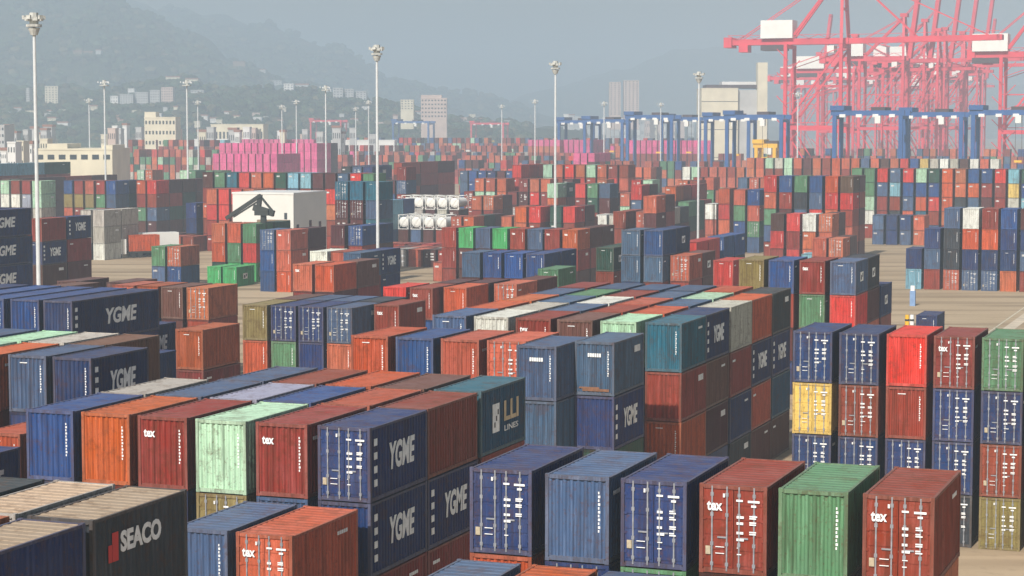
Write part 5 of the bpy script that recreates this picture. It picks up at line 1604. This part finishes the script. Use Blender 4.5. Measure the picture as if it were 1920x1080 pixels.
for k in range(150):
    px = rb.uniform(5, 1290); ww = rb.uniform(7, 16); hh = rb.uniform(3, 8); wl_ = rb.choice(['b_white', 'b_grey', 'b_cream', 'b_grey', 'b_pink']); rf = rb.choice([None, None, 'b_roof'])
    if px < 700 and k % 2: py = rb.uniform(236, 256); Z = rb.uniform(1040, 1150); yb = None
    elif px < 1050:
        py = rb.uniform(196, 232) if px > 500 else rb.uniform(200, 228); yb = py + hh + 1; Z = on_hill(px + ww / 2, yb) - 6
        if Z > 2900: continue
    else: py = rb.uniform(214, 238); Z = rb.uniform(2300, 2800); yb = None
    building('house', 'small pale town house in the haze beyond the yard', 'house', px, px + ww, py, yb, Z, 9, wl_, (3, 4, .4, .35) if ww > 9 else None, rf, 'small town houses beyond the yard')
for k, (px, py, ww, hh) in enumerate([(16, 268, 15, 22), (34, 266, 12, 20), (48, 272, 14, 22), (77, 262, 14, 14), (4, 284, 10, 18), (60, 284, 8, 20)]):
    building('house', 'small cream house behind the mint containers, ' + ORD[k] + ' of the left edge cluster', 'house', px, px + ww, py, None, 700 + 22 * k, 9, 'b_cream' if k % 2 else 'b_white', (4, 3, .4, .35), 'b_roof' if k in (2, 4) else None, 'cream houses at the left edge')
# ------------------------------------------------------------------ light masts
def mast(px, ytop, Z, label, near, head=1.0):
    h = yz(ytop, Z); pos = ray(px, Z); r = thing('light_mast', pos, 0, label=label, cat='light mast', group='tall light masts over the yard')
    k = 1.0 if near else 1.1
    mb = MB(); mb.cyl((0, 0, 0), (0, 0, h - .6), .25 * k, .15 * k, 12); mb.build('pole', M['galv'], r)
    mb = MB(); mb.cyl((0, 0, h - 1.5), (0, 0, h - 1.25), 1.15 * head, 1.15 * head, 14); mb.cyl((0, 0, h - 1.25), (0, 0, h - .1), .45, .45, 8)
    if near: mb.cyl((0, 0, h - 2.3), (0, 0, h - 1.6), .35, .9 * head, 12)
    mb.build('lamp_platform', M['lamp'], r)
    n = 10 if near else 6
    lm = MB(); lm.box(-.24, -.1, -.16, .24, .15, .22); me = lm.mesh('floodlight', [M['lamp'] if near else M['galv']])
    for q in range(n):
        t = 2 * math.pi * q / n; rr = (1.5 if q % 2 else 1.15) * head
        o = link('floodlight', me, r); o.location = (rr * math.cos(t), rr * math.sin(t), h - .75 + .15 * (q % 2)); o.rotation_euler = (0, 0, t + R(90))
    return r
mast(70, 24, 203, 'tallest and nearest light mast at the far left of the picture', True, .68)
mast(708, 84, 283, 'light mast standing left of the middle, second largest', True, .66)
mast(1041, 114, 350, 'light mast just right of the middle', True, .68)
mast(1309, 134, 412, 'light mast in front of the cream port building', True, .72)
mast(1494, 172, 640, 'slim mast in front of the red quay cranes', False)
for px, yt, Z, lb in [(199, 150, 500, 'slim mast right of the hillside tower block'), (170, 184, 690, 'short thin mast between tower block and slim mast'), (353, 150, 500, 'slim mast with crossbar above the pink stacks'), (373, 188, 730, 'short thin mast just right of the crossbar one'),
                      (530, 196, 800, 'thin mast with wide lamp bar left of the middle'), (557, 187, 760, 'thin mast close to the one with wide lamp bar'), (612, 160, 560, 'thin mast at the right end of the pink stacks'), (668, 200, 820, 'first of two faint masts left of the second large mast'),
                      (692, 188, 800, 'second of two faint masts left of the second large mast'), (1003, 186, 760, 'thin mast left of the middle light mast'), (1132, 190, 760, 'thin mast below the pinkish towers'), (1238, 192, 800, 'thin mast left of the port building'), (941, 196, 900, 'faint mast over the far red rows')]:
    mast(px, yt, Z, lb, False)
M['blue'] = mat('faded_gantry_blue', col=lin(38, 84, 142), var=.16, scale=.3)
# ------------------------------------------------------------------ blue yard gantries
def rtg(px0, px1, ytop, Z, label, m='blue', dep=11):
    a = ray(px0, Z); b = ray(px1, Z); span = abs(b.x - a.x) / (CY + SY * abs((px0 + px1) / 2 - 960) / FPX); h = yz(ytop, Z)
    r = thing('yard_gantry_crane', a, -YAW, label=label, cat='gantry crane', group=('blue' if m == 'blue' else 'yellow') + ' gantry cranes over the yard'); mt = M[m]; k = 1.0
    for x in (0, span):
        for y in (0, dep):
            g = MB(); g.box(x - .65, y - .55, 1.6, x + .65, y + .55, h - 2.0); g.build('leg', mt, r)
        g = MB(); g.box(x - .6, -2, 1.0, x + .6, dep + 2, 2.0); g.build('sill_beam', mt, r)
        g = MB(); g.box(x - .45, .55, h - 3.2, x + .45, dep - .55, h - 2.1); g.build('end_tie', mt, r)
        for y in (-1.6, 0, dep, dep + 1.6): g = MB(); g.cyl((x - .35, y, .8), (x + .35, y, .8), .8, n=12); g.build('wheel', M['rubber'], r)
    for y in (0, dep):
        g = MB(); g.box(-1.2, y - .6, h - 2.0, span + 1.2, y + .6, h - .4); g.build('girder', mt, r)
    g = MB(); g.box(-1.4, -1.1, h - .38, -.2 + 3.4, dep + 1, h + 1.2); g.build('machinery_box', mt, r)
    g = MB(); g.box(span * .55, -.2, h - .39, span * .55 + 4.5, dep + .2, h + .7); g.build('trolley', M['pinkd'], r)
    g = MB(); g.box(span * .62, -1.4, h - 4.6, span * .62 + 1.8, .5, h - 2.1); g.build('operator_cab', M['house'], r)
    for q in range(4 if m == 'blue' else 0): g = MB(); g.box(span * (.08 + .25 * q), -.95, h - 2.6, span * (.08 + .25 * q) + 1.9, -.62, h - 1.6); g.build('sign_panel', M['house'], r)
    if m != 'blue':
        for x in (span * .35, span * .65): g = MB(); g.box(x - .3, -.3, 1.6, x + .3, .3, h - 2.0); g.build('leg', mt, r)
        return r
    g = MB(); g.box(span * .58, dep / 2 - 1, h * .45, span * .58 + 2.4, dep / 2 + 1, h * .45 + .7); g.build('spreader', M['yellow'], r)
    for xx in (.2, 2.2): g = MB(); g.beam((span * .58 + xx, dep / 2, h * .45 + .7), (span * .58 + xx, dep / 2, h - .4), .12); g.build('hoist_rope', M['pinkd'], r)
    return r
for q in [(1563, 1686, 205, 670, 'blue gantry crane in front of the middle of the red quay cranes'), (1691, 1799, 208, 700, 'blue gantry crane second from the right edge'), (1822, 1950, 204, 660, 'blue gantry crane cut by the right edge'),
          (1362, 1463, 213, 760, 'darker blue gantry crane just right of the port building'), (1322, 1402, 216, 850, 'blue gantry crane in front of the port building'), (1240, 1310, 218, 930, 'hazy blue gantry crane left of the port building mast'),
          (1176, 1258, 214, 900, 'hazy blue gantry crane below the pinkish towers'), (1096, 1166, 222, 1000, 'faint blue gantry crane right of the middle mast'), (1048, 1112, 224, 1060, 'faint grey-blue gantry crane touching the middle mast'), (738, 806, 226, 1600, 'faint blue gantry crane right of the second light mast')]:
    rtg(*q)
rtg(1417, 1451, 267, 800, 'small yellow straddle carrier between the blue gantries', 'yellow', 7)
# ------------------------------------------------------------------ red quay cranes
def sts(px, ygird, Z, label, raised=False, s=1.0, back=30.0, gauge=25.0, reach=62.0, hs=1.0, mirror=False, apex=30.0):
    """px = landside leg, girder bottom seen at ygird"""
    r = thing('quay_crane', ray(px, Z), -YAW, label=label, cat='quay crane', group='red quay cranes'); h = yz(ygird, Z); m = M['pink']
    if mirror: r.scale = (-1, 1, 1)
    g_, bk, rc, ap, dp = gauge * s, back * s, reach * s, apex * s, 17 * s; wv = 1.4 * s
    def part(nm, fn, mt=m): g = MB(); fn(g); return g.build(nm, mt, r)
    for x in (0, g_):
        for y in (0, dp): part('leg', lambda g: g.beam((x, y, 0), (x, y, h), wv * 1.05, wv * 1.05))
        part('sill_beam', lambda g: g.box(x - wv * .55, -1.5, 2, x + wv * .55, dp + 1.5, 2 + wv))
        part('cross_beam', lambda g: g.box(x - wv * .5, wv * .55, h - wv * 1.2, x + wv * .5, dp - wv * .55, h - .05))
        part('portal_tie', lambda g: g.box(x - wv * .4, wv * .55, h * .42, x + wv * .4, dp - wv * .55, h * .42 + wv))
    for y in (0, dp):
        part('portal_beam', lambda g: g.box(wv * .55, y - wv * .45, h * .40, g_ - wv * .55, y + wv * .45, h * .40 + wv * 1.3))
        part('brace', lambda g: (g.beam((0, y, h * .44), (g_, y, h * .97), wv * .6), g.beam((0, y, h * .40), (g_ * .5, y, h * .1), wv * .4)))
    gy = (dp * .36, dp * .64)
    for y in gy:
        part('girder', lambda g: g.box(-bk, y - .6 * s, h, g_ + 2 * s, y + .6 * s, h + 2.6 * s))
    part('girder_end', lambda g: (g.box(-bk - 1.5 * s, gy[0] - 2 * s, h - 1.0 * s, -bk + 2 * s, gy[1] + 2 * s, h + 3.4 * s), g.box(-bk + 5 * s, gy[0] - 1 * s, h - 3 * s, -bk + 9 * s, gy[1] + 1 * s, h)))
    for x in (-bk * .6, 0, g_ * .5): part('girder_tie', lambda g: g.box(x, gy[0] + .6 * s, h + .5 * s, x + 1.2 * s, gy[1] - .6 * s, h + 1.8 * s))
    # machinery house on the back girder
    part('machinery_house', lambda g: g.box(-12 * s * hs, gy[0] - 2.5 * s, h + 2.75 * s, 2 * s * hs, gy[1] + 2.5 * s, h + 10.5 * s), M['house'])
    part('house_base', lambda g: g.box(-12 * s * hs, gy[0] - 2.2 * s, h - 2.4 * s, -1.5 * s, gy[1] + 2.2 * s, h - .05), M['pinkd'])
    # apex frame over the waterside leg
    top = Vector((g_ - 1.0 * s, dp / 2, h + ap))
    for y in (0, dp): part('apex_leg', lambda g: g.beam((g_, y, h), (top.x, dp / 2 + (y - dp / 2) * .25, top.z), wv * .95))
    part('apex_head', lambda g: g.box(top.x - 2 * s, dp / 2 - 3 * s, top.z, top.x + 2 * s, dp / 2 + 3 * s, top.z + 2 * s))
    part('apex_tie', lambda g: g.box(g_ - .9 * s, dp * .18, h + ap * .45, g_ + .1 * s, dp * .82, h + ap * .45 + 1 * s))
    for y in gy:
        part('back_strut', lambda g: g.beam((1.0 * s, y, h + 2.6 * s), (top.x, dp / 2 + (y - dp / 2) * .4, top.z), wv * .8))
        part('back_stay', lambda g: g.beam((-bk * .8, y, h + 2.6 * s), (top.x, y, top.z), .35 * s))
    ang = R(83) if raised else R(.6); hg = Vector((g_ + 2.2 * s, 0, h + 1.3 * s)); dv = Vector((math.cos(ang), 0, math.sin(ang)))
    for y in gy:
        p0 = hg + Vector((0, y, 0)); p1 = p0 + dv * rc; part('boom', lambda g: g.beam(p0, p1, 1.2 * s, 2.3 * s))
    part('boom_tip', lambda g: g.beam(hg + dv * rc + Vector((0, gy[0] - .6 * s, 0)), hg + dv * rc + Vector((0, gy[1] + .6 * s, 0)), 2.2 * s))
    nrm = Vector((-dv.z, 0, dv.x))
    for k in range(7):
        c = hg + dv * (rc * (k + .5) / 7); part('boom_tie', lambda g: g.beam(c + Vector((0, gy[0] + .6 * s, 0)), c + Vector((0, gy[1] - .6 * s, 0)), .8 * s))
    if not raised:
        for f in (.45, .92):
            for y in gy: part('fore_stay', lambda g: g.beam(hg + dv * rc * f + Vector((0, y, 1.2 * s)), (top.x, y, top.z), .45 * s))
        part('boom_rail', lambda g: g.beam(hg + Vector((0, gy[0] - 1.2 * s, 2.6 * s)), hg + dv * rc + Vector((0, gy[0] - 1.2 * s, 2.6 * s)), .2 * s))
    else:
        for y in gy: part('fore_stay', lambda g: g.beam(hg + dv * rc * .5 + Vector((0, y, 0)) + nrm * 1.5 * s, (top.x, y, top.z), .4 * s))
    for y in gy[:1]: part('walkway_lattice', lambda g: [g.beam((-bk + k * 4 * s, y - 1.0 * s, h + (2.6 if k % 2 else 4.2) * s), (-bk + (k + 1) * 4 * s, y - 1.0 * s, h + (4.2 if k % 2 else 2.6) * s), .22 * s) for k in range(int((bk + g_) / (4 * s)))] + [g.beam((-bk, y - 1.0 * s, h + 4.2 * s), (g_, y - 1.0 * s, h + 4.2 * s), .2 * s)])
    for y in (0, dp): part('leg_lattice', lambda g: [g.beam((0, y, h * (.45 + .13 * k)), (g_, y, h * (.58 + .13 * k) if k % 2 else h * (.45 + .13 * k)), .3 * s) for k in range(4)])
    part('operator_cab', lambda g: g.box(g_ * .7, gy[0] - 1, h - 3.6 * s, g_ * .7 + 3 * s, gy[1] + 1, h - .6 * s), M['house'])
    part('stairway', lambda g: [g.beam((1.5, -1.2, 4 + k * 5), (1.5 + 5 * (1 if k % 2 else -1), -1.2, 9 + k * 5), .35) for k in range(int(h / 5) - 1)])
    return r
sts(1470, 84, 880, 'nearest red quay crane, boom lowered, white machinery house over the port building', hs=1.0, back=27, gauge=24, reach=63, apex=32)
sts(1532, 137, 1150, 'smaller red quay crane with lowered boom and white house behind the nearest crane', s=.9, back=24, gauge=22, reach=70, apex=22, hs=1.25)
for k, (px, Z) in enumerate([(1608, 1066), (1652, 1140), (1694, 1212), (1731, 1290), (1764, 1370)]):
    sts(px, 239 - 160 * 880 / Z * (.97 if k % 2 else .94), Z, 'red quay crane with raised boom, %s of the receding row' % ORD[k], raised=True, s=.94, back=22, gauge=24, reach=58, hs=.55, apex=24)
sts(1872, 108, 900, 'red quay crane with wide white house at the right edge', s=1.0, back=14, gauge=22, reach=55, hs=1.1, apex=30, raised=True)
sts(1590, 150, 1450, 'farthest low red quay crane seen through the nearer legs', s=.85, back=20, gauge=22, reach=50, apex=18)
for k, (px, yg, Z, rs) in enumerate([(1500, 165, 1700, False), (1640, 158, 1600, True), (1716, 166, 1750, False), (1560, 172, 1900, True), (1790, 150, 1500, True), (1668, 140, 1330, False), (1480, 150, 1400, True), (1745, 128, 1250, False), (1690, 118, 1130, False)]):
    sts(px, yg, Z, 'small distant red quay crane, %s of those seen between nearer legs' % ORD[k], raised=rs, s=.85, back=20, gauge=22, reach=50, apex=20, hs=.8)
# red lower gantries seen far left of centre
for px, yt, Z, lb in [(584, 224, 1750, 'faint red gantry left of the second light mast'), (884, 229, 1750, 'faint red gantry over the far rows in the middle')]:
    a = rtg(px, px + 60, yt, Z, lb); a['group'] = 'faint red gantries'
    for c in a.children:
        if c.data.materials[0] == M['blue']: c.data.materials[0] = M['pink']
# ------------------------------------------------------------------ yard vehicles and small things
def truck(px, Z, label, cargo=None, rz=-YAW, trailer=True):
    r = thing('container_truck', ray(px, Z), rz, label=label, cat='truck'); g = MB(); g.box(-1.2, 0, .95, 1.2, 12.4, 1.25); g.build('chassis', M['black'], r)
    g = MB(); g.box(-1.2, -2.6, .8, 1.2, -.4, 3.7); g.box(-1.1, -3.0, .7, 1.1, -2.6, 1.9); cab = g.build('cab', M['house'], r)
    g = MB(); g.box(-1.05, -2.63, 2.2, 1.05, -2.58, 3.3); g.build('windscreen', M['glass'], r)
    for y in (-1.6, 1.0, 2.4, 9.4, 10.8):
        for x in (-1.15, .8): g = MB(); g.cyl((x, y, .55), (x + .35, y, .55), .55, n=12); g.build('wheel', M['rubber'], r)
    return r
truck(236, 398, 'terminal truck carrying an orange container left of the green stack', rz=R(-62))
TRU = ray(236, 398)
d = Vector((math.sin(R(62)), math.cos(R(62)), 0)); 
c_ = container(TRU + d * .3 + Vector((0, 0, 1.27)), 6.06, lin(*RGB['o'], .8), '', 200, 3, 'orange container riding on the terminal truck left of the green stack'); c_.rotation_euler = (0, 0, R(-62))
t2 = thing('tipper_trailer', ray(262, 404), R(-62), label='white tipper trailer with dark underside beside the orange container', cat='trailer')
g = MB(); g.box(-1.25, 0, 1.7, 1.25, 7.6, 4.6); g.build('body', M['house'], t2)
g = MB(); g.box(-1.1, .2, 1.1, 1.1, 8.4, 1.68); g.build('chassis', M['black'], t2)
for y in (1.0, 2.3, 6.6):
    for x in (-1.15, .8): g = MB(); g.cyl((x, y, .55), (x + .35, y, .55), .55, n=12); g.build('wheel', M['rubber'], t2)
# dark mobile crane before the white warehouse
mc = thing('mobile_crane', ray(494, 338), -YAW, label='black mobile crane with sloping jib in front of the white warehouse', cat='mobile crane'); hb = yz(402, 338); ht = yz(368, 338)
g = MB(); g.box(-1.5, -3, .9, 1.5, 3.5, 2.4); g.build('carrier', M['black'], mc)
g = MB(); g.cyl((0, 0, 2.4), (0, 0, hb), .7, .5, 10); g.build('mast', M['black'], mc)
g = MB(); g.box(-1.3, -.8, hb - .1, 1.2, .8, hb + .8); g.beam((-1.8, 0, hb + 1.2), (1.9, 0, hb + .2), .7, 1.0); g.build('slewing_platform', M['black'], mc)
g = MB(); g.beam((-.9, 0, hb + 1.0), (-.6, 0, ht + .3), .55, .7); g.beam((-.5, 0, ht), (1.9, 0, hb + .4), .3); g.build('a_frame', M['black'], mc)
g = MB(); g.beam((-.4, -.2, ht + .2), (-6.9, -.2, yz(410, 338)), .5, .6); g.beam((-.4, -.2, ht - .5), (-5.5, -.2, yz(407, 338)), .25); g.build('jib', M['black'], mc)
for x in (-1.5, 1.1):
    for y in (-2.2, 0, 2.4): g = MB(); g.cyl((x, y, .6), (x + .4, y, .6), .6, n=12); g.build('wheel', M['rubber'], mc)
# small cabinet and bollards on the bare ground at the right
kb = thing('utility_post', ray(1714, 290), -YAW, label='pale blue utility post with white head standing on the bare yard', cat='utility post')
g = MB(); g.box(-.38, -.3, 0, .38, .3, 2.2); g.build('cabinet', mat('pale_blue_paint', col=lin(120, 150, 190)), kb); g = MB(); g.box(-.28, -.25, 2.2, .28, .25, 2.9); g.build('head', M['white'], kb)
for px, m_, lb in ((1704, 'yellow', 'yellow marker bollard beside the lone navy container'), (1713, 'white', 'white marker bollard beside the lone navy container')):
    o = thing('bollard', ray(px, 262), 0, label=lb, cat='bollard'); g = MB(); g.cyl((0, 0, 0), (0, 0, 1.3), .28, .24, 10); g.build('post', M[m_], o); g = MB(); g.cyl((0, 0, .5), (0, 0, .75), .29, .29, 10); g.build('band', M['black'], o)
# ------------------------------------------------------------------ haze
mb = MB(); mb.box(-4500, -120, -1, 4500, 7200, 290); hz = mb.build('haze', []); hm = bpy.data.materials.new('haze'); hm.use_nodes = True
n = hm.node_tree.nodes; l = hm.node_tree.links; n.remove(n['Principled BSDF']); pv = n.new('ShaderNodeVolumePrincipled')
pv.inputs['Density'].default_value = .00052; pv.inputs['Color'].default_value = (.67, .83, .97, 1); pv.inputs['Anisotropy'].default_value = 0.1
l.new(pv.outputs[0], n['Material Output'].inputs['Volume']); hz.data.materials.append(hm); tag(hz, kind='stuff')
